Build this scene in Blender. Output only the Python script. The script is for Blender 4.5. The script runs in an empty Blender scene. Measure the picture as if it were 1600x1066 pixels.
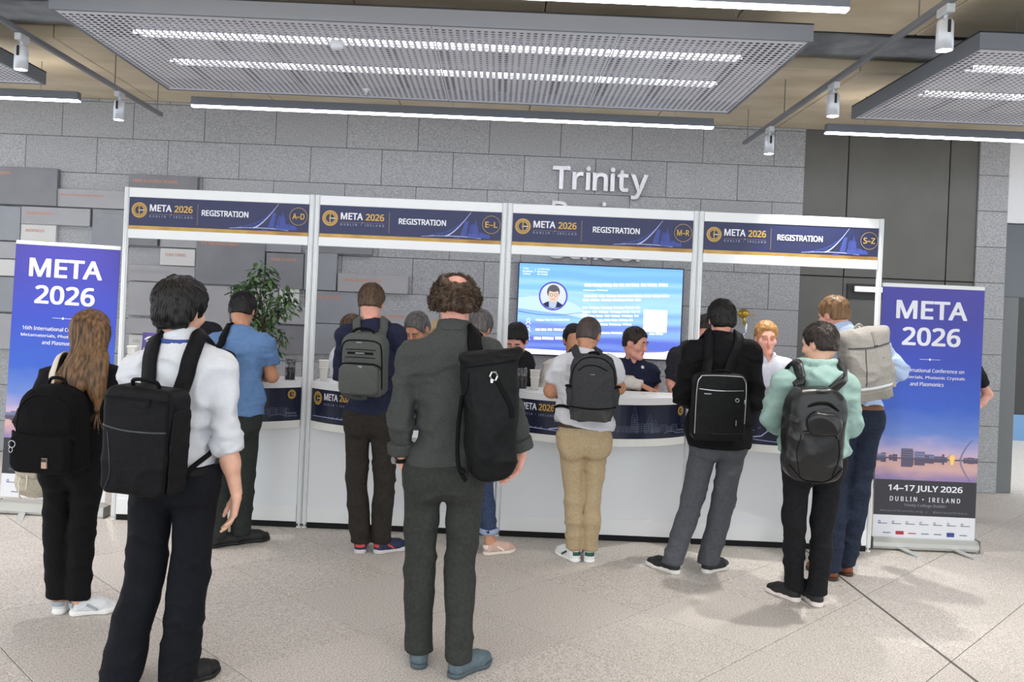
import bpy, math, random
import numpy as np
from mathutils import Vector, Matrix
from mathutils.bvhtree import BVHTree

random.seed(7)
RNG = np.random.default_rng(7)
SC = bpy.context.scene
COL = SC.collection

# ------------------------------------------------------------------ camera, world, light, exposure
ROLL, FOC, HCAM = 0.0425, 1320.0, 1.676
CR, SR = math.cos(ROLL), math.sin(ROLL)
cam_data = bpy.data.cameras.new('camera')
cam = bpy.data.objects.new('camera', cam_data)
COL.objects.link(cam)
cam.matrix_world = Matrix(((CR, -SR, 0, 0), (0, 0, -1, 0), (SR, CR, 0, HCAM), (0, 0, 0, 1)))
cam_data.sensor_fit = 'HORIZONTAL'
cam_data.sensor_width = 36.0
cam_data.lens = FOC / 1600 * 36.0
cam_data.shift_x = (800 - 777) / 1600
cam_data.shift_y = (491 - 533) / 1600
cam_data.clip_start = 0.05
SC.camera = cam

world = bpy.data.worlds.new('daylight')
SC.world = world
world.use_nodes = True
wb = world.node_tree.nodes['Background']
wb.inputs[0].default_value = (0.90, 0.95, 1.0, 1)
wb.inputs[1].default_value = 1.75

def area(name, loc, size, power, rot, color=(1, 1, 1)):
    l = bpy.data.lights.new(name, 'AREA')
    l.shape = 'RECTANGLE'; l.size, l.size_y = size; l.energy = power; l.color = color
    o = bpy.data.objects.new(name, l); COL.objects.link(o); o.location = loc; o.rotation_euler = rot
    return o
LED_STRENGTH, SPOT_W = 16.0, 140.0
# unseen fill light added above the camera, in place of further ceiling lamps
area('hall_fill_light', (-0.5, 0.6, 3.7), (11, 4.5), 90, (0, 0, 0), (1, 0.98, 0.96))

SC.view_settings.view_transform = 'Standard'
SC.view_settings.look = 'None'
SC.view_settings.exposure = 0.46
SC.view_settings.gamma = 1.0
SC.view_settings.use_curve_mapping = False
SC.cycles.use_denoising = True
SC.cycles.max_bounces = 6

# ------------------------------------------------------------------ helpers
def P(x, y, Y):
    """point of the photograph (1600 px frame) at depth Y -> world"""
    u, v = x - 777, 491 - y
    return Vector(((u * CR - v * SR) * Y / FOC, Y, HCAM + (v * CR + u * SR) * Y / FOC))

def G(x, y, Z=0.0):
    u, v = x - 777, 491 - y
    Y = (Z - HCAM) * FOC / (v * CR + u * SR)
    return P(x, y, Y)

def lin(c):
    c = c / 255.0
    return c / 12.92 if c <= 0.04045 else ((c + 0.055) / 1.055) ** 2.4

def rgb(c):
    return (lin(c[0]), lin(c[1]), lin(c[2]), 1)

MATS = {}
def mat(name, col, rough=0.6, metal=0.0, col2=None, scale=30.0, stretch=(1, 1, 1), bump=0.0, bscale=None, emit=0.0, detail=3.0, lo=0.35, hi=0.65, spec=0.5, coat=0.0):
    if name in MATS:
        return MATS[name]
    m = bpy.data.materials.new(name); m.use_nodes = True
    nt = m.node_tree; b = nt.nodes['Principled BSDF']
    b.inputs['Base Color'].default_value = rgb(col)
    b.inputs['Roughness'].default_value = rough
    b.inputs['Metallic'].default_value = metal
    b.inputs['Specular IOR Level'].default_value = spec
    b.inputs['Coat Weight'].default_value = coat
    if col2 or bump:
        tc = nt.nodes.new('ShaderNodeTexCoord'); mp = nt.nodes.new('ShaderNodeMapping')
        mp.inputs['Scale'].default_value = stretch
        nt.links.new(tc.outputs['Object'], mp.inputs[0])
    if col2:
        n = nt.nodes.new('ShaderNodeTexNoise'); n.inputs['Scale'].default_value = scale; n.inputs['Detail'].default_value = detail
        r = nt.nodes.new('ShaderNodeValToRGB')
        r.color_ramp.elements[0].position = lo; r.color_ramp.elements[1].position = hi
        r.color_ramp.elements[0].color = rgb(col); r.color_ramp.elements[1].color = rgb(col2)
        nt.links.new(mp.outputs[0], n.inputs['Vector']); nt.links.new(n.outputs[0], r.inputs[0])
        nt.links.new(r.outputs[0], b.inputs['Base Color'])
    if bump:
        n = nt.nodes.new('ShaderNodeTexNoise'); n.inputs['Scale'].default_value = bscale or scale; n.inputs['Detail'].default_value = 4
        bp = nt.nodes.new('ShaderNodeBump'); bp.inputs['Strength'].default_value = bump; bp.inputs['Distance'].default_value = 0.01
        nt.links.new(mp.outputs[0], n.inputs['Vector']); nt.links.new(n.outputs[0], bp.inputs['Height'])
        nt.links.new(bp.outputs[0], b.inputs['Normal'])
    if emit:
        b.inputs['Emission Color'].default_value = rgb(col); b.inputs['Emission Strength'].default_value = emit
    MATS[name] = m
    return m

def granite(name, base, dark, light, sc):
    if name in MATS: return MATS[name]
    m = bpy.data.materials.new(name); m.use_nodes = True; nt = m.node_tree; b = nt.nodes['Principled BSDF']
    b.inputs['Roughness'].default_value = 0.55
    tc = nt.nodes.new('ShaderNodeTexCoord'); oi = nt.nodes.new('ShaderNodeObjectInfo')
    add = nt.nodes.new('ShaderNodeVectorMath'); add.operation = 'ADD'
    ml = nt.nodes.new('ShaderNodeMath'); ml.operation = 'MULTIPLY'; ml.inputs[1].default_value = 37.0
    nt.links.new(oi.outputs['Random'], ml.inputs[0]); nt.links.new(tc.outputs['Object'], add.inputs[0]); nt.links.new(ml.outputs[0], add.inputs[1])
    n = nt.nodes.new('ShaderNodeTexNoise'); n.inputs['Scale'].default_value = sc; n.inputs['Detail'].default_value = 3; n.inputs['Roughness'].default_value = 0.6
    r = nt.nodes.new('ShaderNodeValToRGB'); e = r.color_ramp.elements
    e[0].position = 0.33; e[0].color = rgb(dark); e[1].position = 0.68; e[1].color = rgb(light)
    x = e.new(0.5); x.color = rgb(base)
    nt.links.new(add.outputs[0], n.inputs['Vector']); nt.links.new(n.outputs[0], r.inputs[0])
    hv = nt.nodes.new('ShaderNodeHueSaturation')
    mr = nt.nodes.new('ShaderNodeMapRange'); mr.inputs[3].default_value = 0.95; mr.inputs[4].default_value = 1.04
    nt.links.new(oi.outputs['Random'], mr.inputs[0]); nt.links.new(mr.outputs[0], hv.inputs['Value'])
    nt.links.new(r.outputs[0], hv.inputs['Color']); nt.links.new(hv.outputs[0], b.inputs['Base Color'])
    bp = nt.nodes.new('ShaderNodeBump'); bp.inputs['Strength'].default_value = 0.15; bp.inputs['Distance'].default_value = 0.004
    nt.links.new(n.outputs[0], bp.inputs['Height']); nt.links.new(bp.outputs[0], b.inputs['Normal'])
    MATS[name] = m
    return m

def tag(o, label=None, cat=None, group=None, kind=None):
    if label: o['label'] = label
    if cat: o['category'] = cat
    if group: o['group'] = group
    if kind: o['kind'] = kind
    return o

def empty(name, loc, label, cat, group=None, rot=(0, 0, 0)):
    o = bpy.data.objects.new(name, None); COL.objects.link(o); o.location = loc; o.rotation_euler = rot
    o.empty_display_size = 0.1
    return tag(o, label, cat, group)

def link(name, me, m, parent=None, loc=(0, 0, 0), rot=(0, 0, 0)):
    o = bpy.data.objects.new(name, me); COL.objects.link(o)
    if m is not None and not me.materials: me.materials.append(m)
    o.parent = parent; o.location = loc; o.rotation_euler = rot
    return o

def mesh(verts, faces, smooth=False):
    me = bpy.data.meshes.new('m')
    me.from_pydata([tuple(v) for v in verts], [], [tuple(f) for f in faces])
    if smooth:
        me.polygons.foreach_set('use_smooth', [True] * len(me.polygons))
    me.update()
    return me

def fastmesh(V, F, smooth=True):
    me = bpy.data.meshes.new('m'); nf = len(F); k = F.shape[1]
    me.vertices.add(len(V)); me.vertices.foreach_set('co', np.asarray(V, np.float32).ravel())
    me.loops.add(nf * k); me.loops.foreach_set('vertex_index', np.asarray(F, np.int32).ravel())
    me.polygons.add(nf); me.polygons.foreach_set('loop_start', np.arange(0, nf * k, k, dtype=np.int32))
    if smooth: me.polygons.foreach_set('use_smooth', np.ones(nf, bool))
    me.update(calc_edges=True)
    return me

class MB:
    """collects shapes that make up ONE mesh"""
    def __init__(s, off=(0, 0, 0)):
        s.v, s.f, s.off = [], [], Vector(off)
    def add(s, vs, fs):
        b = len(s.v); s.v += [Vector(v) - s.off for v in vs]; s.f += [tuple(i + b for i in f) for f in fs]; return s
    def box(s, lo, hi, bev=0.0):
        (x0, y0, z0), (x1, y1, z1) = lo, hi
        if bev <= 0:
            return s.add([(x0, y0, z0), (x1, y0, z0), (x1, y1, z0), (x0, y1, z0), (x0, y0, z1), (x1, y0, z1), (x1, y1, z1), (x0, y1, z1)],
                         [(0, 3, 2, 1), (4, 5, 6, 7), (0, 1, 5, 4), (1, 2, 6, 5), (2, 3, 7, 6), (3, 0, 4, 7)])
        b = min(bev, (x1 - x0) / 2.01, (y1 - y0) / 2.01, (z1 - z0) / 2.01)
        vs, key = [], {}
        for i, (xa, xi) in enumerate(((x0, x0 + b), (x1, x1 - b))):
            for j, (ya, yi) in enumerate(((y0, y0 + b), (y1, y1 - b))):
                for k, (za, zi) in enumerate(((z0, z0 + b), (z1, z1 - b))):
                    for ax, v in enumerate(((xa, yi, zi), (xi, ya, zi), (xi, yi, za))):
                        key[i, j, k, ax] = len(vs); vs.append(v)
        F = []
        for e in (0, 1):
            q = [key[e, 0, 0, 0], key[e, 1, 0, 0], key[e, 1, 1, 0], key[e, 0, 1, 0]]; F.append(q if e else q[::-1])
            q = [key[0, e, 0, 1], key[1, e, 0, 1], key[1, e, 1, 1], key[0, e, 1, 1]]; F.append(q[::-1] if e else q)
            q = [key[0, 0, e, 2], key[1, 0, e, 2], key[1, 1, e, 2], key[0, 1, e, 2]]; F.append(q if e else q[::-1])
        for a in (0, 1):
            for c in (0, 1):
                F.append([key[a, c, 0, 0], key[a, c, 1, 0], key[a, c, 1, 1], key[a, c, 0, 1]][::(1 if a != c else -1)])
                F.append([key[a, 0, c, 0], key[a, 1, c, 0], key[a, 1, c, 2], key[a, 0, c, 2]][::(-1 if a != c else 1)])
                F.append([key[0, a, c, 1], key[1, a, c, 1], key[1, a, c, 2], key[0, a, c, 2]][::(1 if a != c else -1)])
        for i in (0, 1):
            for j in (0, 1):
                for k in (0, 1):
                    t = [key[i, j, k, 0], key[i, j, k, 1], key[i, j, k, 2]]
                    F.append(t if (i + j + k) % 2 else t[::-1])
        return s.add(vs, F)
    def tube(s, pts, r, n=8, cap=True):
        pts = [Vector(p) for p in pts]; m = len(pts)
        rs = r if isinstance(r, (list, tuple)) else [r] * m
        t0 = (pts[1] - pts[0]).normalized(); up = Vector((0, 0, 1)) if abs(t0.z) < 0.9 else Vector((1, 0, 0))
        a = t0.cross(up).normalized(); vs, fs = [], []
        for i, p in enumerate(pts):
            t = (pts[min(i + 1, m - 1)] - pts[max(i - 1, 0)]).normalized()
            a = (a - t * a.dot(t)).normalized(); b = t.cross(a)
            for j in range(n):
                w = 2 * math.pi * j / n; vs.append(p + (a * math.cos(w) + b * math.sin(w)) * rs[i])
        for i in range(m - 1):
            for j in range(n):
                k = (j + 1) % n; fs.append((i * n + j, i * n + k, (i + 1) * n + k, (i + 1) * n + j))
        if cap:
            fs.append(tuple(range(n))[::-1]); fs.append(tuple((m - 1) * n + j for j in range(n)))
        return s.add(vs, fs)
    def lathe(s, prof, c=(0, 0, 0), n=20, axis='z'):
        vs, fs = [], []; c = Vector(c); m = len(prof)
        for r, h in prof:
            for j in range(n):
                w = 2 * math.pi * j / n; x, y = r * math.cos(w), r * math.sin(w)
                vs.append(c + (Vector((x, y, h)) if axis == 'z' else Vector((x, -h, y))))
        for i in range(m - 1):
            for j in range(n):
                k = (j + 1) % n; fs.append((i * n + j, i * n + k, (i + 1) * n + k, (i + 1) * n + j))
        return s.add(vs, fs)
    def ribbon(s, pts, nrm, w, t):
        """flat strap along pts; nrm are the outward normals"""
        m = len(pts); vs, fs = [], []
        ws = w if isinstance(w, (list, tuple)) else [w] * m
        for i in range(m):
            d = (pts[min(i + 1, m - 1)] - pts[max(i - 1, 0)]).normalized(); n = nrm[i]
            n = (n - d * n.dot(d)).normalized(); b = d.cross(n)
            h = ws[i] / 2
            vs += [pts[i] - b * h, pts[i] - b * h * .9 + n * t, pts[i] + b * h * .9 + n * t, pts[i] + b * h]
        for i in range(m - 1):
            for j in range(4):
                k = (j + 1) % 4; fs.append((i * 4 + j, i * 4 + k, (i + 1) * 4 + k, (i + 1) * 4 + j))
        fs += [(3, 2, 1, 0), tuple((m - 1) * 4 + j for j in range(4))]
        return s.add(vs, fs)
    def build(s, name, m, parent=None, smooth=False, loc=(0, 0, 0), rot=(0, 0, 0)):
        return link(name, mesh(s.v, s.f, smooth), m, parent, loc, rot)

def crom(pts, n):
    """smooth curve through control points"""
    pts = [Vector(p) for p in pts]; q = [pts[0] * 2 - pts[1]] + pts + [pts[-1] * 2 - pts[-2]]; out = []
    for i in range(1, len(q) - 2):
        for k in range(n):
            t = k / n; a, b, c, d = q[i - 1], q[i], q[i + 1], q[i + 2]
            out.append(0.5 * ((2 * b) + (c - a) * t + (2 * a - 5 * b + 4 * c - d) * t * t + (3 * b - a - 3 * c + d) * t ** 3))
    out.append(pts[-1])
    return out

# ------------------------------------------------------------------ flat print (lettering, lines, rings)
try:
    import os
    FONT = bpy.data.fonts.load(os.path.join(bpy.utils.system_resource('DATAFILES'), 'fonts', 'NotoSansHebrew-Regular.woff2'))
except Exception:
    FONT = None
_TXT = {}
def textgeo(txt, bold=0.0, spacing=1.0):
    key = (txt, bold, spacing)
    if key not in _TXT:
        c = bpy.data.curves.new('t', 'FONT'); c.body = txt; c.size = 1.0; c.font = FONT or c.font; c.resolution_u = 2; c.space_character = spacing
        o = bpy.data.objects.new('t', c); COL.objects.link(o)
        dg = bpy.context.evaluated_depsgraph_get(); dg.update()
        me = bpy.data.meshes.new_from_object(o.evaluated_get(dg))
        V = [(v.co.x, v.co.y) for v in me.vertices]; F = [tuple(p.vertices) for p in me.polygons]
        bpy.data.objects.remove(o); bpy.data.curves.remove(c); bpy.data.meshes.remove(me)
        if bold:      # heavier weight: the same outline laid down again a little to each side
            V0, F0, m_ = V, F, len(V); V, F = [], []
            for n, (dx, dy) in enumerate(((1, 0), (-1, 0), (.7, .7), (-.7, .7), (.7, -.7), (-.7, -.7)) if bold > .022 else ((1, 0), (-1, 0))):
                V += [(x + dx * bold, y + dy * bold, n * 5e-5) for x, y in V0]; F += [tuple(i + n * m_ for i in f) for f in F0]
        x0, x1 = min(v[0] for v in V), max(v[0] for v in V); y0, y1 = min(v[1] for v in V), max(v[1] for v in V)
        _TXT[key] = ([(q[0] - x0, q[1] - y0, q[2] if len(q) > 2 else 0) for q in V], F, x1 - x0, y1 - y0)
    return _TXT[key]

class Print:
    """flat print on a surface given by fmap(u, v, lift) -> point; shapes sorted by ink"""
    def __init__(s, fmap):
        s.f = fmap; s.ink = {}; s.n = 0
    def _add(s, ink, vs, fs, lift=0.0012):
        s.n += 1; lift += s.n * 4e-5     # each impression lies on the one before
        mb = s.ink.setdefault(ink, MB()); mb.add([s.f(q[0], q[1], lift + (q[2] if len(q) > 2 else 0)) for q in vs], fs)
    def text(s, ink, txt, u, v, h=None, w=None, bold=0.02, align='c', spacing=1.0, lift=0.0014):
        V, F, tw, th = textgeo(txt, bold, spacing)
        sy = (h / th) if h else w / tw
        sx = (w / tw) if w else sy
        W = tw * sx; o = {'l': 0, 'c': -W / 2, 'r': -W}[align]
        s._add(ink, [(u + o + x * sx, v + y * sy, z) for x, y, z in V], F, lift)
    def rect(s, ink, u0, v0, u1, v1, n=1, lift=0.0012):
        vs, fs = [], []
        for i in range(n + 1):
            u = u0 + (u1 - u0) * i / n; vs += [(u, v0), (u, v1)]
        for i in range(n): fs.append((2 * i, 2 * i + 2, 2 * i + 3, 2 * i + 1))
        s._add(ink, vs, fs, lift)
    def poly(s, ink, pts, lift=0.0012):
        s._add(ink, pts, [tuple(range(len(pts)))], lift)
    def ring(s, ink, u, v, r, w, n=28, a0=0.0, a1=2 * math.pi, lift=0.0012):
        vs, fs = [], []
        for i in range(n + 1):
            a = a0 + (a1 - a0) * i / n
            vs += [(u + math.cos(a) * (r - w), v + math.sin(a) * (r - w)), (u + math.cos(a) * r, v + math.sin(a) * r)]
        for i in range(n): fs.append((2 * i, 2 * i + 1, 2 * i + 3, 2 * i + 2))
        s._add(ink, vs, fs, lift)
    def line(s, ink, pts, w, w2=None, lift=0.0012):
        vs, fs = [], []; m = len(pts)
        for i, (u, v) in enumerate(pts):
            a, b = pts[max(i - 1, 0)], pts[min(i + 1, m - 1)]
            dx, dy = b[0] - a[0], b[1] - a[1]; l = math.hypot(dx, dy) or 1
            ww = w if w2 is None else w + (w2 - w) * i / (m - 1)
            vs += [(u + dy / l * ww / 2, v - dx / l * ww / 2), (u - dy / l * ww / 2, v + dx / l * ww / 2)]
        for i in range(m - 1): fs.append((2 * i, 2 * i + 2, 2 * i + 3, 2 * i + 1))
        s._add(ink, vs, fs, lift)
    def build(s, parent, names):
        for ink, mb in s.ink.items():
            o = mb.build(names.get(ink, 'print'), MATS[ink], parent); o['kind'] = 'stuff'
# ------------------------------------------------------------------ materials
mat('white_lam', (236, 239, 240), 0.35)
mat('white_band', (238, 239, 234), 0.35)
mat('counter_panel', (232, 236, 240), 0.3)
mat('alu', (205, 208, 206), 0.35, 0.55)
mat('alu_dark', (120, 122, 122), 0.4, 0.6)
mat('raft_metal', (230, 230, 236), 0.55, 0.05)
mat('raft_dark', (40, 41, 44), 0.9)
mat('galv', (140, 146, 150), 0.45, 0.6, (112, 118, 122), 6)
mat('dark_void', (22, 22, 24), 0.95)
mat('rail_grey', (128, 130, 136), 0.5, 0.2)
mat('spot_white', (206, 210, 216), 0.35, 0.2)
mat('led', (238, 238, 255), 0.5, emit=LED_STRENGTH)
mat('led_soft', (245, 245, 255), 0.5, emit=9.0)
mat('led_reflection', (235, 235, 250), 0.5, emit=1.6)  # faint emission that paints the reflection of the raft LEDs
mat('fill_up', (255, 250, 244), 0.5, emit=16.0)  # emission of the strips added to brighten the ceiling
mat('fill_up_low', (255, 250, 244), 0.5, emit=5.0)  # weaker version for the added strips near the wall
mat('raft_edge', (122, 128, 138), 0.5, 0.2)
mat('spot_face', (250, 250, 255), 0.5, emit=30.0)
mat('concrete', (200, 184, 154), 0.85, 0, (228, 214, 188), 1.6, (1, 2.2, 1), 0.15, 14, detail=8, lo=0.3, hi=0.75)
mat('joint_dark', (92, 86, 80), 0.9)
mat('grey_panel', (96, 96, 91), 0.45, 0.2, (101, 101, 96), 3)
mat('grey_panel2', (112, 116, 117), 0.45, 0.1)
mat('dark_grey_shade', (52, 52, 50), 0.6)  # plain dark grey, also paints the shade in the door recess
mat('dark_glass', (96, 102, 108), 0.25)
mat('white_paint', (226, 228, 230), 0.7)
mat('pale_blue', (110, 150, 190), 0.5)
mat('black_plastic', (18, 18, 20), 0.4)
mat('navy', (34, 41, 84), 0.4)
mat('navy_dark', (22, 28, 54), 0.35)
mat('gold', (196, 160, 84), 0.35, 0.3, (150, 112, 56), 3)
mat('ink_gold', (206, 168, 80), 0.5)
mat('ink_gold_dim', (150, 128, 100), 0.5)
mat('ink_white', (232, 234, 242), 0.5)
mat('ink_grey', (146, 152, 178), 0.5)
mat('ink_line', (176, 186, 232), 0.5)
mat('ink_blue', (74, 92, 178), 0.5)
mat('ink_blue2', (58, 70, 140), 0.5)
mat('ink_sky', (104, 110, 134), 0.5)
mat('brass', (206, 170, 70), 0.25, 0.9)
mat('chrome', (205, 208, 212), 0.2, 0.9)
mat('letter_metal', (190, 190, 190), 0.32, 0.8)
mat('glass_cup', (190, 195, 198), 0.1)
mat('paper_cup', (240, 238, 230), 0.6)
granite('wall_granite', (162, 164, 166), (136, 138, 141), (186, 187, 188), 90)
granite('floor_granite', (204, 197, 189), (154, 147, 140), (228, 221, 213), 120)

YW = 8.95          # front face of the granite wall
YB = 6.40          # plane of the booth posts
CEIL = 3.78

# ------------------------------------------------------------------ floor
mb = MB(); mb.box((-9, -4, -0.2), (12, 18, -0.006))
floor = tag(mb.build('floor', mat('grout', (92, 88, 83), 0.9)), 'pale speckled granite floor laid in diagonal tiles', None, None, 'structure')
T = 0.718; K = math.sqrt(0.5)
h = T / 2 - 0.0022
tile_me = None
for i in range(-11, 9):
    for j in range(-7, 16):
        a, b = 3.515 + T * (i + 0.5), 2.65 + T * (j + 0.5)     # a=(y-x)/sqrt2  b=(x+y)/sqrt2
        x, y = (b - a) * K, (a + b) * K
        if not (2.4 < y < 10.2 and abs(x - 0.4) < 0.70 * y + 2.0): continue
        if tile_me is None:
            q = MB(); q.box((-h, -h, -0.02), (h, h, 0), 0.0015); tile_me = mesh(q.v, q.f)
        o = link('floor_tile', tile_me, MATS['floor_granite'], floor, (x, y, 0), (0, 0, math.pi / 4))
MB().box((5.0, 9.3, -0.02), (12, 13.58, -0.001)).build('corridor_floor', MATS['floor_granite'], floor)
mb = MB(); mb.box((2.382, 1, -0.01), (2.398, 10.2, 0.0012)); mb.build('expansion_joint', mat('joint_floor', (96, 92, 88), 0.6), floor)

# ------------------------------------------------------------------ ceiling with a service slot
ceiling = tag(MB().box((-9, -1.0, 4.75), (12, 9.4, 4.9)).build('ceiling', MATS['dark_void']), 'raw concrete soffit with a dark service slot', None, None, 'structure')
xs = [-9 + 1.32 * k for k in range(17)]
for k in range(16):
    for (y0, y1) in ((-1.0, 2.6), (2.606, 6.0), (6.9, 9.3)):
        MB((0, 0, 0)).box((xs[k] + 0.004, y0, CEIL), (xs[k + 1] - 0.004, y1, CEIL + 0.35), 0.006).build('concrete_slab', MATS['concrete'], ceiling)
duct = tag(MB().box((-9, 6.28, 3.86), (12, 6.82, 4.2), 0.01).build('duct', MATS['galv']), 'galvanised air duct in the dark ceiling slot', 'duct')
for k in range(12):
    MB().box((-8.4 + 1.7 * k, 6.26, 3.84), (-8.36 + 1.7 * k, 6.84, 4.22)).build('duct_flange', MATS['galv'], duct)
tag(MB().tube([(-9, 6.12, 3.93), (12, 6.12, 3.93)], 0.022).build('pipe', MATS['galv']), 'thin conduit running along the front of the ceiling slot', 'pipe')

# ------------------------------------------------------------------ back wall: granite blocks, grey metal panels, granite pillar
wall = tag(MB().box((-9, YW + 0.05, 0), (3.19, YW + 0.3, 3.9)).build('wall_back', mat('wall_grout', (112, 112, 112), 0.9)), 'grey granite block wall behind the booth', None, None, 'structure')
BW, BH = 0.755, 0.38
blk = {}
def block(x0, x1, z0, z1, parent, y=YW, name='stone_block'):
    w, hh = round(x1 - x0, 3), round(z1 - z0, 3)
    if w < 0.03 or hh < 0.03: return
    if (w, hh) not in blk:
        q = MB(); q.box((-w / 2 + 0.0018, 0, -hh / 2 + 0.0018), (w / 2 - 0.0018, 0.07, hh / 2 - 0.0018), 0.004); blk[w, hh] = mesh(q.v, q.f)
    link(name, blk[w, hh], MATS['wall_granite'], parent, ((x0 + x1) / 2, y, (z0 + z1) / 2))
for r in range(-8, 3):
    z0 = max(2.987 + BH * r, 0); z1 = min(2.987 + BH * (r + 1), CEIL)
    off = -5.065 if r % 2 == 0 else -4.69
    for k in range(-3, 14):
        x0, x1 = off + BW * k, off + BW * (k + 1)
        block(max(x0, -7), min(x1, 3.19), z0, z1, wall)
wallg = tag(MB().box((3.19, YW + 0.06, 0), (5.04, YW + 0.3, 3.9)).build('wall_right', MATS['dark_grey_shade']), 'dark grey metal panel wall right of the granite', None, None, 'structure')
for (x0, x1, z0, z1) in ((3.19, 3.655, 2.23, CEIL), (3.66, 4.735, 2.23, CEIL), (4.74, 5.04, 2.23, CEIL), (3.19, 3.655, 0, 2.225), (4.74, 5.04, 0, 2.225)):
    MB().box((x0 + 0.003, YW + 0.02, z0 + 0.003), (x1 - 0.003, YW + 0.06, z1 - 0.003), 0.003).build('metal_panel', MATS['grey_panel'], wallg)
door = tag(MB().box((3.66, YW + 0.03, 0.005), (4.735, YW + 0.07, 2.222), 0.003).build('door_1', MATS['grey_panel']), 'grey metal door behind the last booth bay', None, None, 'structure')
MB().box((3.70, YW + 0.012, 2.0), (4.70, YW + 0.032, 2.16), 0.004).build('door_head_shade', MATS['dark_grey_shade'], door)  # dark strip painting the shade in the door recess
MB().box((3.76, YW - 0.03, 2.07), (4.10, YW + 0.02, 2.14), 0.008).build('door_closer', MATS['chrome'], door)
MB().box((3.72, YW + 0.018, 0.02), (4.69, YW + 0.032, 1.99), 0.004).build('door_leaf', MATS['grey_panel'], door)
MB().box((3.80, YW - 0.04, 1.58), (4.0, YW + 0.02, 1.64), 0.01).build('door_handle', MATS['black_plastic'], door)
pil = tag(MB().box((5.045, YW + 0.05, 0), (5.355, YW + 0.6, 3.9)).build('wall_pillar', MATS['wall_grout']), 'granite block pillar beside the right roll-up banner', None, None, 'structure')
for r in range(-8, 3):
    block(5.04, 5.36, max(2.987 + BH * r, 0), min(2.987 + BH * (r + 1), CEIL), pil, YW)
    MB().box((5.345, YW + 0.06, max(2.987 + BH * r, 0) + .003), (5.36, YW + 0.6, min(2.987 + BH * (r + 1), CEIL) - .003)).build('stone_block', MATS['wall_granite'], pil)
tag(MB().box((5.365, YW + 0.05, 0), (5.545, YW + 0.35, 2.09), 0.004).build('trim_1', MATS['grey_panel2']), 'grey door jamb right of the granite pillar', None, None, 'structure')
tag(MB().box((5.365, YW + 0.06, 2.09), (9.5, YW + 0.2, 2.87), 0.004).build('trim_2', MATS['dark_glass']), 'grey glazed header over the corridor opening', None, None, 'structure')
tag(MB().box((5.365, YW + 0.02, 2.875), (9.5, YW + 0.3, CEIL), 0.004).build('trim_3', MATS['white_paint']), 'white bulkhead over the corridor opening', None, None, 'structure')
tag(MB().box((5, 13.6, 0.42), (12, 13.8, 3.9)).build('wall_corridor', MATS['dark_grey_shade']), 'dark far end of the corridor', None, None, 'structure')
tag(MB().box((5, 13.58, 0), (12, 13.8, 0.415)).build('blue_strip_corridor', MATS['pale_blue']), 'pale blue strip at the far end of the corridor', None, None, 'structure')  # plain pale blue strip along the foot of the far wall

# ------------------------------------------------------------------ perforated ceiling rafts
RZ, RT = 3.43, 0.10
PIT = 0.0445
def perf_mesh(w, d):
    nx, ny = int(w / PIT), int(d / PIT); mx, my = (w - nx * PIT) / 2, (d - ny * PIT) / 2
    vs, fs = [], []; cid = {}
    def c(i, j):
        if (i, j) not in cid:
            x = 0 if i == 0 else (w if i == nx else mx + i * PIT); y = 0 if j == 0 else (d if j == ny else my + j * PIT)
            cid[i, j] = len(vs); vs.append((x, y, 0))
        return cid[i, j]
    for i in range(nx):
        for j in range(ny):
            q = [c(i, j), c(i + 1, j), c(i + 1, j + 1), c(i, j + 1)]
            if j in (0, ny - 1): fs.append(q); continue
            rr = PIT * (0.33 if (j < 11 or j > ny - 9 or i % 9 < 2) else 0.25)
            x, y = mx + (i + .5) * PIT, my + (j + .5) * PIT; b = len(vs)
            for k in range(8):
                a = math.radians(-112.5 + 45 * k); vs.append((x + rr * math.cos(a), y + rr * math.sin(a), 0))
            for k in range(4):
                fs.append((q[k], q[(k + 1) % 4], b + (2 * k + 1) % 8, b + 2 * k))
                fs.append((q[(k + 1) % 4], b + (2 * k + 2) % 8, b + 2 * k + 1))
    return mesh(vs, fs)
RY0, RY1 = 5.18, 7.06
PW = (1.865 + 2.83 - 0.04) / 4
perf = perf_mesh(PW - 0.004, RY1 - RY0 - 0.04)
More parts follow.
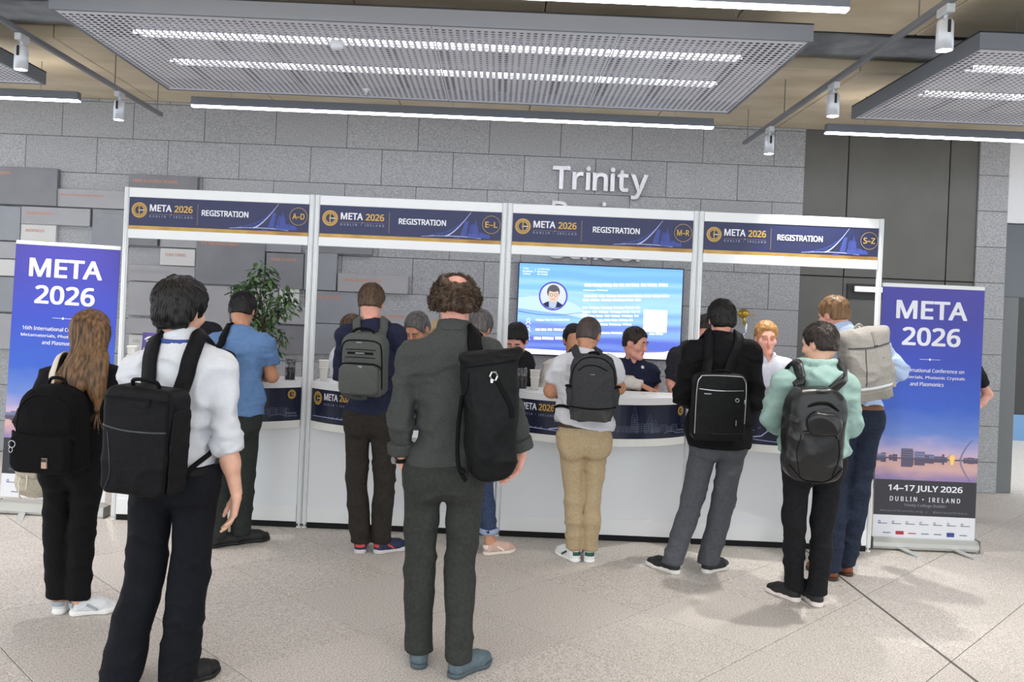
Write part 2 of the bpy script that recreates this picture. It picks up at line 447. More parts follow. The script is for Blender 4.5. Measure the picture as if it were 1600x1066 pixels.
def raft(x0, label, n=4):
    x1 = x0 + 0.04 + PW * n
    e = empty('ceiling_raft', ((x0 + x1) / 2, (RY0 + RY1) / 2, RZ), label, 'ceiling panel', 'perforated ceiling rafts')
    cx, cy = (x0 + x1) / 2, (RY0 + RY1) / 2; off = (cx, cy, RZ)
    MB(off).box((x0, RY0, RZ), (x1, RY0 + 0.02, RZ + RT)).build('fascia', MATS['raft_edge'], e)
    MB(off).box((x0, RY1 - 0.02, RZ), (x1, RY1, RZ + RT)).build('fascia', MATS['raft_edge'], e)
    MB(off).box((x0, RY0 + 0.02, RZ), (x0 + 0.02, RY1 - 0.02, RZ + RT)).build('fascia', MATS['raft_edge'], e)
    MB(off).box((x1 - 0.02, RY0 + 0.02, RZ), (x1, RY1 - 0.02, RZ + RT)).build('fascia', MATS['raft_edge'], e)
    for k in range(n):
        link('perforated_panel', perf, MATS['raft_metal'], e, (x0 + 0.022 + PW * k - cx, RY0 + 0.02 - cy, 0.004))
    MB(off).box((x0, RY0, RZ + RT), (x1, RY1, RZ + RT + 0.01)).build('top_plate', MATS['raft_dark'], e)
    for y in (5.74, 6.39):
        MB(off).box((x0 + 0.28, y - 0.008, RZ + 0.05), (x1 - 0.28, y + 0.008, RZ + 0.075)).build('led_and_reflection', MATS['led_soft'], e)
        MB(off).box((x0 + 0.28, y + 0.11, RZ + 0.062), (x1 - 0.28, y + 0.116, RZ + 0.075)).build('led_and_reflection', MATS['led_reflection'], e)  # glowing strip painted in for the dim reflection of the LED row
    for x in (x0 + 0.4, x1 - 0.4):
        for y in (RY0 + 0.3, RY1 - 0.12):
            MB(off).tube([(x, y, RZ + RT), (x, y, CEIL + (0.9 if 6.0 < y < 6.9 else 0))], 0.004, 6).build('hanger', MATS['alu_dark'], e)
    return e
raft(-2.83, 'wide perforated grey ceiling raft over the middle of the booth')
raft(2.885, 'perforated grey ceiling raft at the right edge, over the right banner')
raft(-3.85 - 0.04 - 4 * PW, 'perforated grey ceiling raft of which only a corner shows at top left')
e = empty('smoke_detector', P(527, 62, 5.60), 'round white smoke detector under the middle raft', 'smoke detector')
z = RZ + 0.004 - e.location.z
MB().lathe([(0.001, z), (0.05, z), (0.052, z - 0.02), (0.001, z - 0.021)]).build('base', MATS['white_paint'], e, True)
MB().lathe([(0.04, z - 0.02), (0.042, z - 0.035), (0.03, z - 0.05), (0.001, z - 0.053)]).build('head', MATS['white_paint'], e, True)
e = empty('sprinkler', P(573, 137, 6.78), 'small white sprinkler head under the middle raft', 'sprinkler')
z = RZ + 0.004 - e.location.z
MB().lathe([(0.001, z), (0.035, z), (0.035, z - 0.006), (0.012, z - 0.008), (0.01, z - 0.03), (0.001, z - 0.03)], n=14).build('escutcheon', MATS['white_paint'], e, True)
MB().lathe([(0.001, z - 0.045), (0.018, z - 0.045), (0.018, z - 0.049), (0.001, z - 0.05)], n=12).build('deflector', MATS['chrome'], e)

# ------------------------------------------------------------------ linear pendant lights
def pendant(x0, x1, y, label):
    c = ((x0 + x1) / 2, y, RZ)
    e = empty('linear_light', c, label, 'ceiling light', 'linear LED pendants')
    MB(c).box((x0, y - 0.035, RZ + 0.012), (x1, y + 0.035, RZ + 0.085), 0.002).build('housing', MATS['raft_edge'], e)
    MB(c).box((x0, y - 0.028, RZ), (x1, y + 0.028, RZ + 0.012)).build('diffuser', MATS['led'], e)
    MB(c).box((x0 + .02, y - 0.026, RZ + 0.08), (x1 - .02, y + 0.026, RZ + 0.0856)).build('added_uplight', MATS['fill_up' if y < 5 else 'fill_up_low'], e)  # glowing strip added on top of the housing to brighten the soffit
    for x in (x0 + 0.35, (x0 + x1) / 2, x1 - 0.35):
        MB(c).tube([(x, y, RZ + 0.08), (x, y, CEIL)], 0.003, 6).build('hanger', MATS['alu_dark'], e)
pendant(-2.83, 1.87, 7.62, 'long white linear light in front of the wall, above the booth')
pendant(-8.3, -3.85, 7.62, 'white linear light ending above the left banner')
pendant(2.89, 7.6, 7.62, 'white linear light above the grey metal panels')
pendant(-2.83, 1.863, 4.67, 'white linear light nearest the camera, cut by the top edge')

# ------------------------------------------------------------------ track lights
def track(x, y1, spots, name):
    r = empty('lighting_track', (x, 4, 3.47), 'grey lighting track ' + name, 'track', 'lighting tracks')
    MB((x, 4, 3.47)).box((x - 0.018, -0.5, 3.455), (x + 0.018, y1, 3.49), 0.003).build('rail', MATS['rail_grey'], r)
    for y in (0.5, 2.5, 4.9, 7.2, y1 - 0.1):
        MB((x, 4, 3.47)).tube([(x, y, 3.48), (x, y, CEIL)], 0.004, 6).build('hanger', MATS['alu_dark'], r)
    for y, lab in spots:
        e = empty('track_spotlight', (x, y, 3.45), lab, 'spotlight', 'track spotlights')
        MB().box((-0.022, -0.06, -0.045), (0.022, 0.06, 0.004), 0.005).build('adapter', MATS['spot_white'], e)
        MB().tube([(0, 0, -0.04), (0, 0, -0.08)], 0.01, 8).build('stem', MATS['spot_white'], e)
        MB().lathe([(0.001, -0.07), (0.036, -0.072), (0.043, -0.085), (0.045, -0.235), (0.04, -0.237), (0.038, -0.222)], n=24).build('head', MATS['spot_white'], e, True)
        MB().box((-0.008, -0.05, -0.15), (0.008, -0.04, -0.08), 0.002).build('yoke', MATS['black_plastic'], e)
        MB().lathe([(0.001, -0.2355), (0.039, -0.2355)], n=24).build('lens', MATS['spot_face'], e)
        l = bpy.data.lights.new('spot', 'SPOT'); l.energy = SPOT_W; l.spot_size = math.radians(75); l.spot_blend = 0.6; l.shadow_soft_size = 0.045
        l.color = (1, 0.97, 0.93)
        o = bpy.data.objects.new('spot_beam', l); COL.objects.link(o); o.parent = e; o.location = (0, 0, -0.245)
track(2.37, 8.36, [(4.6, 'largest track spotlight at the top right'), (6.13, 'middle spotlight of three on the right track'), (7.57, 'farthest spotlight of three on the right track')], 'with three spotlights between the rafts on the right')
track(-3.34, 8.2, [(5.8, 'nearer spotlight on the left track'), (7.3, 'farther spotlight on the left track, above the left banner')], 'with two spotlights between the rafts on the left')
# ------------------------------------------------------------------ donor plaques on the wall
PLQ = [(-40, 262, 94, 321, 0, 5, 'ROBERT D MAHAFFY', 1), (91, 297, 202, 326, 1, 3, 'MICHAEL & JANE WHITE', 1), (204, 275, 312, 318, 0, 6, 'ERNIE & GEORGE MCNABB', 1),
       (-40, 322, 36, 376, 2, 4, '', 0), (37, 325, 145, 353, 1, 5, 'AIDAN DOHERTY', 1), (35, 351, 91, 378, 3, 3, 'ANONYMOUS', 1), (146, 328, 203, 386, 2, 3, 'PETER LYNCH', 0),
       (-40, 377, 34, 404, 1, 3, '', 0), (-40, 405, 34, 431, 3, 5, '', 0), (-40, 432, 33, 487, 2, 3, '', 0), (-40, 489, 30, 545, 1, 5, '', 0),
       (203, 366, 250, 385, 0, 6, '', 0), (252, 370, 362, 389, 1, 3, '', 0), (253, 389, 308, 416, 3, 5, 'TONY ENNIS', 1), (203, 415, 307, 441, 1, 3, 'THE CLASS OF 1986', 0),
       (308, 372, 416, 446, 0, 5, 'THE BRENNAN FAMILY', 1), (203, 442, 309, 495, 1, 4, '', 0), (310, 446, 362, 503, 1, 3, '', 0), (203, 497, 249, 522, 1, 6, '', 0), (203, 523, 249, 550, 3, 3, 'ERIC LYNN', 0),
       (250, 500, 362, 555, 1, 3, '', 0), (417, 396, 476, 452, 0, 4, 'SEAN O KEEFE', 1), (363, 450, 436, 500, 1, 4, '', 0), (437, 450, 469, 478, 3, 3, 'ANN BYRNE', 0), (437, 479, 480, 507, 1, 3, '', 0), (363, 508, 480, 552, 0, 5, '', 0),
       (416, 368, 473, 395, 2, 3, '', 0), (497, 370, 584, 398, 0, 6, '', 0), (477, 391, 528, 454, 2, 5, '', 0), (529, 429, 639, 458, 1, 6, 'DONAL & MARY FLYNN', 1), (480, 455, 563, 506, 2, 3, 'BRIAN HALLORAN', 1),
       (563, 485, 686, 510, 1, 4, 'EOIN & PAULA MURPHY', 1), (482, 508, 640, 556, 2, 3, '', 0), (640, 511, 700, 560, 0, 3, '', 0)]
PC = [mat('plaque_dark', (120, 121, 125), 0.5, 0.1, (128, 129, 133), 4), mat('plaque_mid', (158, 158, 160), 0.5, 0.1, (165, 165, 167), 4),
      mat('plaque_blue', (138, 141, 146), 0.5, 0.1, (146, 149, 154), 4), mat('plaque_light', (206, 206, 203), 0.5, 0)]
mat('ink_copper', (200, 140, 112), 0.4); mat('ink_plaq', (160, 160, 158), 0.5)
tone = ['dark grey', 'mid grey', 'bluish grey', 'off-white']
where = []
for n, (x0, y0, x1, y1, c, d, txt, cop) in enumerate(PLQ):
    A = P(x0, y0, YW); B = P(x1, y1, YW)
    a2 = P(x0, y1, YW); b2 = P(x1, y0, YW)
    X0, X1, Z1, Z0 = (A.x + a2.x) / 2, (B.x + b2.x) / 2, (A.z + b2.z) / 2, (B.z + a2.z) / 2
    dep = 0.016 + 0.008 * d
    part = 'left of the booth' if x1 < 204 else ('above the booth header' if n == 2 else ('seen through the A-D bay' if x0 < 476 else 'seen through the E-L bay'))
    lab = tone[c] + ' donor plaque ' + part
    o = tag(MB(((X0 + X1) / 2, YW, Z0)).box((X0 + .003, YW - dep, Z0 + .003), (X1 - .003, YW + 0.005, Z1 - .003), 0.003).build('donor_plaque', PC[c], None, False, ((X0 + X1) / 2, YW, Z0)), lab, 'plaque', 'donor plaques on the granite wall')
    where.append((o, c, txt, part, X0, Z0))
    if txt:
        cx = (X0 + X1) / 2
        p = Print(lambda u, v, l, dep=dep: (u, -dep - l, v))
        p.text('ink_copper' if cop else 'ink_plaq', txt, X0 - cx + 0.05, Z1 - Z0 - 0.085, h=0.032, align='l', w=min(0.0225 * len(txt), X1 - X0 - 0.09))
        p.build(o, {'ink_copper': 'copper_lettering', 'ink_plaq': 'pale_lettering'})
# order the plaques of each tone and place, so that each label names one
from collections import defaultdict
gr = defaultdict(list)
for w in where: gr[w[1], w[3], bool(w[2])].append(w)
ORD = ['first', 'second', 'third', 'fourth', 'fifth', 'sixth', 'seventh', 'eighth']
for (c, part, has), L in gr.items():
    L.sort(key=lambda w: (-round(w[5], 1), w[4]))
    for i, w in enumerate(L):
        t = 'lettered' if has else 'blank'
        if len(L) == 1: lab = 'only %s %s donor plaque %s' % (t, tone[c], part)
        else: lab = '%s %s %s donor plaque from the top, %s' % (ORD[i], t, tone[c], part)
        w[0]['label'] = lab

# ------------------------------------------------------------------ metal wall lettering
FS = 0.24
def wall_word(txt, px, py, label, cap=0.245):
    A = P(px, py, YW)
    g = empty('wall_sign', (A.x, YW, A.z), label, 'sign', 'raised metal wall lettering')
    x = 0.0
    sc = cap / textgeo('T', 0.03)[3]
    for ch in txt:
        c = bpy.data.curves.new('t', 'FONT'); c.body = ch; c.font = FONT or c.font; c.size = 1.0; c.offset = 0.02 if txt == 'Trinity' else 0.012; c.extrude = 0.02 / sc; c.resolution_u = 3
        o = bpy.data.objects.new('t', c); COL.objects.link(o)
        dg = bpy.context.evaluated_depsgraph_get(); dg.update()
        me = bpy.data.meshes.new_from_object(o.evaluated_get(dg)); bpy.data.objects.remove(o)
        vs = [(v.co.x * sc, -v.co.z * sc, v.co.y * sc) for v in me.vertices]; w0 = min(v[0] for v in vs); w1 = max(v[0] for v in vs)
        vs = [(v[0] - w0 + x, v[1] - 0.035, v[2]) for v in vs]; fs = [tuple(p.vertices) for p in me.polygons]
        link('letter', mesh(vs, fs), MATS['letter_metal'], g)
        x += (w1 - w0) + 0.024
    return g
wall_word('Trinity', 862, 295, 'raised metal word Trinity on the granite wall')
wall_word('Business', 861, 349, 'raised metal word Business, mostly hidden by the booth header')
wall_word('School', 860, 403, 'raised metal word School, just showing under the booth header')

# ------------------------------------------------------------------ television
tl, tr, bl, br = P(813, 411, YW), P(1065, 423, YW), P(805, 552, YW), P(1060, 562, YW)
TX0, TX1 = (tl.x + bl.x) / 2, (tr.x + br.x) / 2; TZ1, TZ0 = (tl.z + tr.z) / 2, (bl.z + br.z) / 2
TC = (TX0, YW - 0.06, TZ0); TW, TH = TX1 - TX0, TZ1 - TZ0
tv = empty('television', TC, 'large wall screen showing a blue slide with a portrait', 'television')
MB().box((-0.012, 0, -0.012), (TW + 0.012, 0.05, TH + 0.012), 0.004).build('bezel', mat('tv_bezel', (26, 34, 84), 0.3), tv)
MB().box((TW * .35, 0.045, TH * .3), (TW * .65, 0.065, TH * .7)).build('wall_mount', MATS['black_plastic'], tv)
m = bpy.data.materials.new('screen'); m.use_nodes = True; nt = m.node_tree; b = nt.nodes['Principled BSDF']
tc = nt.nodes.new('ShaderNodeTexCoord'); sp = nt.nodes.new('ShaderNodeSeparateXYZ'); nt.links.new(tc.outputs['Generated'], sp.inputs[0])
wv = nt.nodes.new('ShaderNodeTexWave'); wv.wave_type = 'BANDS'; wv.bands_direction = 'Z'; wv.inputs['Scale'].default_value = 1.5; wv.inputs['Distortion'].default_value = 6; wv.inputs['Detail'].default_value = 1.5; wv.inputs['Detail Scale'].default_value = 1.2
mp = nt.nodes.new('ShaderNodeMapping'); mp.inputs['Scale'].default_value = (0.6, 1, 1.3); nt.links.new(tc.outputs['Generated'], mp.inputs[0]); nt.links.new(mp.outputs[0], wv.inputs['Vector'])
cr = nt.nodes.new('ShaderNodeValToRGB'); e = cr.color_ramp.elements
e[0].position = 0.12; e[0].color = rgb((98, 120, 226)); e[1].position = 0.95; e[1].color = rgb((126, 192, 246))
for pos, c in ((0.25, (128, 158, 240)), (0.45, (150, 205, 250)), (0.65, (176, 226, 252)), (0.8, (140, 206, 250))):
    x = e.new(pos); x.color = rgb(c)
ad = nt.nodes.new('ShaderNodeMath'); ad.operation = 'MULTIPLY_ADD'; ad.inputs[1].default_value = 0.22
nt.links.new(wv.outputs['Fac'], ad.inputs[0]); nt.links.new(sp.outputs['Z'], ad.inputs[2])
s2 = nt.nodes.new('ShaderNodeMath'); s2.operation = 'SUBTRACT'; s2.inputs[1].default_value = 0.1; nt.links.new(ad.outputs[0], s2.inputs[0])
nt.links.new(s2.outputs[0], cr.inputs[0]); nt.links.new(cr.outputs[0], b.inputs['Emission Color']); b.inputs['Emission Strength'].default_value = 0.8
b.inputs['Base Color'].default_value = (0.01, 0.01, 0.02, 1); b.inputs['Roughness'].default_value = 0.3
MATS['screen'] = m
MB().box((0, -0.002, 0), (TW, 0.001, TH)).build('screen', m, tv)
def emis(n, c, k=0.8):
    mt = mat(n, c, 0.5); bb = mt.node_tree.nodes['Principled BSDF']; bb.inputs['Base Color'].default_value = (0.01, 0.01, 0.01, 1)
    bb.inputs['Emission Color'].default_value = rgb(c); bb.inputs['Emission Strength'].default_value = k
emis('px_white', (255, 255, 255), 1.0); emis('px_purple', (92, 84, 214)); emis('px_pale', (220, 232, 255)); emis('px_skin', (240, 208, 188)); emis('px_hair', (92, 92, 100)); emis('px_suit', (24, 34, 76)); emis('px_shirt', (186, 206, 236)); emis('px_soft', (206, 238, 255)); emis('px_blue', (96, 126, 222))
p = Print(lambda u, v, l: (u, -0.002 - l, v))
def sx(x): return (x - 80) / 1420 * TW
def sz(x, y): return TH - (y - (68 + (x - 80) * .045)) / 800 * TH
p.line('px_blue', [(sx(70 + 20 * k), sz(70 + 20 * k, 490 + 0.045 * 20 * k + 28 * math.sin(k * .12))) for k in range(30)], 0.01, 0.004)
p.poly('px_soft', [(0, TH * .62), (TW * .18, TH * .66), (TW * .34, TH * .58), (TW * .5, TH * .38), (TW * .3, TH * .45), (0, TH * .5)], 0.0008)
p.poly('px_white', [(0, 0), (TW, 0), (TW, TH * .13), (TW * .9, TH * .08), (TW * .7, TH * .055), (TW * .3, TH * .05), (0, TH * .06)], 0.0008)
cx, cz, R = sx(382), sz(382, 362), 0.152
p.ring('px_purple', cx, cz, R, 0.017, 40, lift=0.0016); p.ring('px_pale', cx, cz, R - 0.016, R - 0.017, 40)
p.poly('px_suit', [(cx - .105, cz - .085), (cx - .06, cz - .06), (cx - .03, cz - .055), (cx + .05, cz - .055), (cx + .105, cz - .09), (cx + .075, cz - .113), (cx, cz - .135), (cx - .075, cz - .113)], 0.0016)
p.poly('px_shirt', [(cx - .045, cz - .05), (cx + .045, cz - .05), (cx + .03, cz - .12), (cx, cz - .13), (cx - .04, cz - .115)], 0.002)
def oval(ink, x, z, a, b, lift, n=20, a0=0, a1=360): p.poly(ink, [(x + a * math.cos(math.radians(a0 + (a1 - a0) * k / n)), z + b * math.sin(math.radians(a0 + (a1 - a0) * k / n))) for k in range(n)], lift)
oval('px_hair', cx, cz + .045, .068, .075, 0.0024); oval('px_skin', cx + .004, cz + .008, .055, .075, 0.0028); oval('px_hair', cx + .003, cz + .072, .05, .028, 0.0032)
p.ring('px_hair', cx - .02, cz + .012, .018, .004, 14, lift=0.0034); p.ring('px_hair', cx + .026, cz + .012, .018, .004, 14, lift=0.0034); p.line('px_hair', [(cx - .02, cz - .035), (cx + .02, cz - .035)], .004, lift=0.0034)
for i, t in enumerate(('Trinity', 'Business', 'School')): p.text('px_white', t, sx(110), sz(110, 124 + 23 * i), h=0.02, align='l')
for i, t in enumerate(('Transforming', 'Business', 'for Good')): p.text('px_white', t, sx(235), sz(235, 130 + 22 * i), h=0.02, align='l')
p.line('px_white', [(sx(212), sz(212, 150)), (sx(222), sz(222, 135)), (sx(212), sz(212, 120))], .004)
def blur_line(x0, x1, y, hh):
    x = x0
    while x < x1:
        w = random.uniform(40, 110); p.rect('px_white', sx(x), sz(x, y + hh), sx(min(x + w, x1)), sz(x, y)); x += w + random.uniform(6, 14)
for (x0, x1, y, hh) in ((648, 1372, 250, 27), (640, 860, 305, 8), (648, 1385, 350, 22), (640, 1145, 386, 20), (640, 1140, 455, 18), (640, 1140, 492, 18), (640, 1130, 528, 18), (640, 1080, 566, 18), (800, 1080, 605, 16), (800, 1060, 680, 16), (240, 530, 565, 14), (240, 550, 648, 20), (228, 495, 722, 24), (1228, 1355, 690, 16)):
    blur_line(x0, x1, y, hh)
for y in (575, 640, 715):
    x = 175; p.ring('px_white', sx(x), sz(x, y), 0.02, 0.006, 16); p.ring('px_white', sx(x), sz(x, y + 36), 0.026, 0.006, 12, 0, math.pi)
p.rect('px_white', sx(1172), sz(1172, 680), sx(1378), sz(1172, 482))      # the code itself is left out
p.build(tv, {'px_white': 'white_slide_text', 'px_purple': 'portrait_ring', 'px_pale': 'portrait_background'})

# ------------------------------------------------------------------ brass ornament on the wall
A = P(1161, 490, YW); e = empty('wall_ornament', (A.x, YW, A.z), 'brass knob with a curved chrome arm fixed to the granite wall', 'ornament')
MB().lathe([(0.001, 0), (0.05, 0), (0.05, 0.012), (0.02, 0.02), (0.016, 0.07)], axis='y').build('back_plate', MATS['brass'], e, True)
MB().lathe([(0.001, 0.04), (0.02, 0.046), (0.034, 0.065), (0.038, 0.085), (0.03, 0.107), (0.012, 0.12), (0.001, 0.122)], axis='y').build('knob', MATS['brass'], e, True)
MB().tube([(-0.09, -0.075, -0.008), (0.1, -0.075, -0.012)], 0.007).build('rod', MATS['brass'], e, True)
MB().tube([(0, -0.07, -0.02), (-0.005, -0.07, -0.12)], 0.012).build('stem', MATS['brass'], e, True)
arc = [(0.02 - 0.16 + 0.16 * math.cos(a), -0.07, -0.1 + 0.24 * math.sin(a)) for a in [-k * math.pi / 24 for k in range(13)]]
MB().tube(arc, 0.012).build('curved_arm', MATS['chrome'], e, True)
for k in (3, 5, 7, 9, 11):
    q = MB(); q.lathe([(0.001, -.018), (.013, -.012), (.018, 0), (.013, .012), (.001, .018)], (arc[k][0], arc[k][1] - .02, arc[k][2]), 10); q.build('bead', MATS['chrome'], e, True)

# ------------------------------------------------------------------ registration booth
BX = [-2.836, -1.414, 0.045, 1.494, 2.877]
BZ = 2.519
booth = empty('exhibition_frame', (0, YB, 0), 'white aluminium frame of posts and rails carrying the four registration bays', 'booth')
def post(x):
    q = MB((0, YB, 0)); r = 0.0195
    prof = []
    for k in range(8):      # eight-sided system post with grooves
        a0 = math.radians(22.5 + 45 * k); a1 = math.radians(22.5 + 45 * (k + 1))
        A, B = Vector((math.cos(a0), math.sin(a0))) * r * 1.06, Vector((math.cos(a1), math.sin(a1))) * r * 1.06
        M = (A + B) / 2; d = (B - A) * 0.18; i = M.normalized() * 0.006
        prof += [A, M - d, M - d - i, M + d - i, M + d]
    n = len(prof)
    vs = [(x + v.x, YB + v.y, z) for z in (0.03, BZ) for v in prof]
    q.add(vs, [(k, (k + 1) % n, n + (k + 1) % n, n + k) for k in range(n)] + [tuple(range(n, 2 * n))])
    q.lathe([(0.001, 0), (0.02, 0), (0.02, 0.008), (0.007, 0.012), (0.007, 0.035)], (x, YB, 0), 12)
    q.build('post', MATS['white_lam'], booth)
bays = []
for i in range(4):
    x0 = BX[i] + (0.021 if i else 0.0); x1 = BX[i + 1] - (0.021 if i < 3 else 0.0)
    post(x0); post(x1); bays.append((x0 + 0.02, x1 - 0.02))
    for (z0, z1) in ((2.445, BZ - 0.002), (2.135, 2.203)):
        MB((0, YB, 0)).box((x0 + 0.02, YB - 0.016, z0), (x1 - 0.02, YB + 0.016, z1), 0.003).build('rail', MATS['white_lam'], booth)
    MB((0, YB, 0)).box((x0 + 0.02, YB - 0.012, 0.0), (x1 - 0.02, YB + 0.0, 0.045)).build('gap_shade', MATS['dark_void'], booth)  # dark strip standing for the shade in the gap under the panels

def emblem(p, ink, x, z, r):
    p.ring(ink, x, z, r, r * .10); p.ring(ink, x, z, r * .86, r * .10); p.ring(ink, x, z, r * .68, r * .12)
    for k in range(24):
        a = k * math.pi / 12; p.line(ink, [(x + math.cos(a) * r * .72, z + math.sin(a) * r * .72), (x + math.cos(a) * r * .95, z + math.sin(a) * r * .95)], r * .07)
    p.line(ink, [(x, z - r * .66), (x, z + r * .66)], r * .12); p.line('ink_white', [(x, z), (x + r * .62, z)], r * .1)
    p.ring(ink, x, z, r * .14, r * .14, 10)

def skyline(p, ink, x0, x1, z0, hh, seed):
    rr = random.Random(seed); x = x0
    while x < x1:
        w = rr.uniform(.02, .05) * (x1 - x0) * 2; t = z0 + hh * rr.uniform(.3, .55)
        p.line(ink, [(x, z0), (x, t), (min(x + w, x1), t), (min(x + w, x1), z0)], .0028)
        for k in range(3): p.line(ink, [(x, z0 + (t - z0) * (k + 1) / 4), (min(x + w, x1), z0 + (t - z0) * (k + 1) / 4)], .0018)
        for k in range(3): p.line(ink, [(x + w * (k + .5) / 3, z0), (x + w * (k + .5) / 3, t * .97 + z0 * .03)], .0018)
        x += w * 1.08
def spire(p, ink, x, z0, hh, w):
    p.line(ink, [(x - w, z0), (x - w * .8, z0 + hh * .55), (x, z0 + hh), (x + w * .8, z0 + hh * .55), (x + w, z0)], .003)
    for k in range(8): p.line(ink, [(x - w * (.95 - .08 * k), z0 + hh * (.08 + .085 * k)), (x + w * (.95 - .08 * k), z0 + hh * (.08 + .085 * k))], .0022)
    for k in (-.5, 0, .5): p.line(ink, [(x + w * k, z0), (x + w * k * .7, z0 + hh * .55)], .002)

LET = ['A\u2013D', 'E\u2013L', 'M\u2013R', 'S\u2013Z']
REGX = [.535, .565, .575, .55]
for i, (x0, x1) in enumerate(bays):
    W, z0, Hh = x1 - x0, 2.203, 0.242; yf = YB - 0.012
    hd = tag(MB(((x0 + x1) / 2, YB, z0)).box((x0 + .002, yf, z0), (x1 - .002, yf + 0.012, z0 + Hh), 0.001).build('header_sign', MATS['navy'], None, False, ((x0 + x1) / 2, YB, z0)),
             'navy registration header sign lettered %s with gold bottom stripe' % LET[i].replace('\u2013', ' to '), 'sign', 'registration header signs')
    p = Print(lambda u, v, l, W=W: (u - W / 2, -0.012 - l, v))
    p.rect('gold', 0.003, 0, W - .003, 0.027)
    emblem(p, 'ink_gold', W * .058, Hh * .60, W * .043)
    p.text('ink_white', 'META', W * .116, Hh * .575, h=.052, w=W * .122, align='l', bold=.03)
    p.text('ink_gold', '2026', W * .253, Hh * .565, h=.052, w=W * .102, align='l', bold=.03)
    p.line('ink_gold_dim', [(W * .118, Hh * .49), (W * .355, Hh * .49)], .0022); p.ring('ink_gold_dim', W * .235, Hh * .49, .006, .006, 8)
    p.text('ink_grey', 'DUBLIN \u2022 IRELAND', W * .116, Hh * .385, h=.017, w=W * .24, align='l', bold=.03, spacing=1.8)
    p.line('ink_gold_dim', [(W * .383, Hh * .2), (W * .383, Hh * .86)], .004)
    p.text('ink_white', 'REGISTRATION', W * REGX[i], Hh * .50, h=.045, w=W * .26, align='c', bold=.03)
    mast = [(W * (.695 + .135 * t), Hh * (.19 + .78 * t ** 1.5 * .9 + .07 * t)) for t in [k / 12 for k in range(13)]]
    for t in range(5): p.line('ink_blue', [mast[3 + 2 * t], (W * (.57 + .035 * t), Hh * .18)], .0022)
    p.line('ink_line', mast, .012, .003)
    p.line('ink_line', [(W * (.56 + .33 * t), Hh * (.155 + .06 * math.sin(t * 2.6) - .03 * t)) for t in [k / 14 for k in range(15)]], .003, .008)
    p.line('ink_line', [(W * .60, Hh * .16), (W * .635, Hh * .21), (W * .60, Hh * .17)], .004); p.line('ink_blue', [(W * .74, Hh * .14), (W * .775, Hh * .14)], .006)
    for k in range(9): p.line('ink_blue', [(W * (.776 + .003 * k), Hh * (.22 + .055 * k)), (W * (.803 + .0015 * k), Hh * (.23 + .055 * k))], .005)
    p.poly('ink_blue2', [(W * .775, Hh * .2), (W * .80, Hh * .68), (W * .822, Hh * .68), (W * .812, Hh * .2)], .0008)
    p.poly('ink_blue2', [(W * .82, Hh * .2), (W * .826, Hh * .5), (W * .838, Hh * .62), (W * .85, Hh * .55), (W * .858, Hh * .76), (W * .866, Hh * .55), (W * .872, Hh * .55), (W * .874, Hh * .36), (W * .90, Hh * .34), (W * .94, Hh * .24), (W * .94, Hh * .15)], .0008)
    spire(p, 'ink_blue', W * .857, Hh * .22, Hh * .5, W * .012); skyline(p, 'ink_blue', W * .82, W * .935, Hh * .16, Hh * .3, i)
    p.ring('ink_gold_dim', W * .944, Hh * .60, W * .0505, .006, 40, lift=.0016)
    p.text('ink_gold', LET[i], W * .944, Hh * .51, h=.045, w=W * .068, bold=.025, lift=.0018)
    p.build(hd, {'gold': 'gold_stripe', 'ink_gold': 'gold_lettering', 'ink_white': 'white_lettering', 'ink_grey': 'grey_lettering', 'ink_line': 'bridge_drawing', 'ink_blue': 'blue_line_drawing', 'ink_blue2': 'tower_drawing', 'ink_gold_dim': 'fine_gold_lines'})

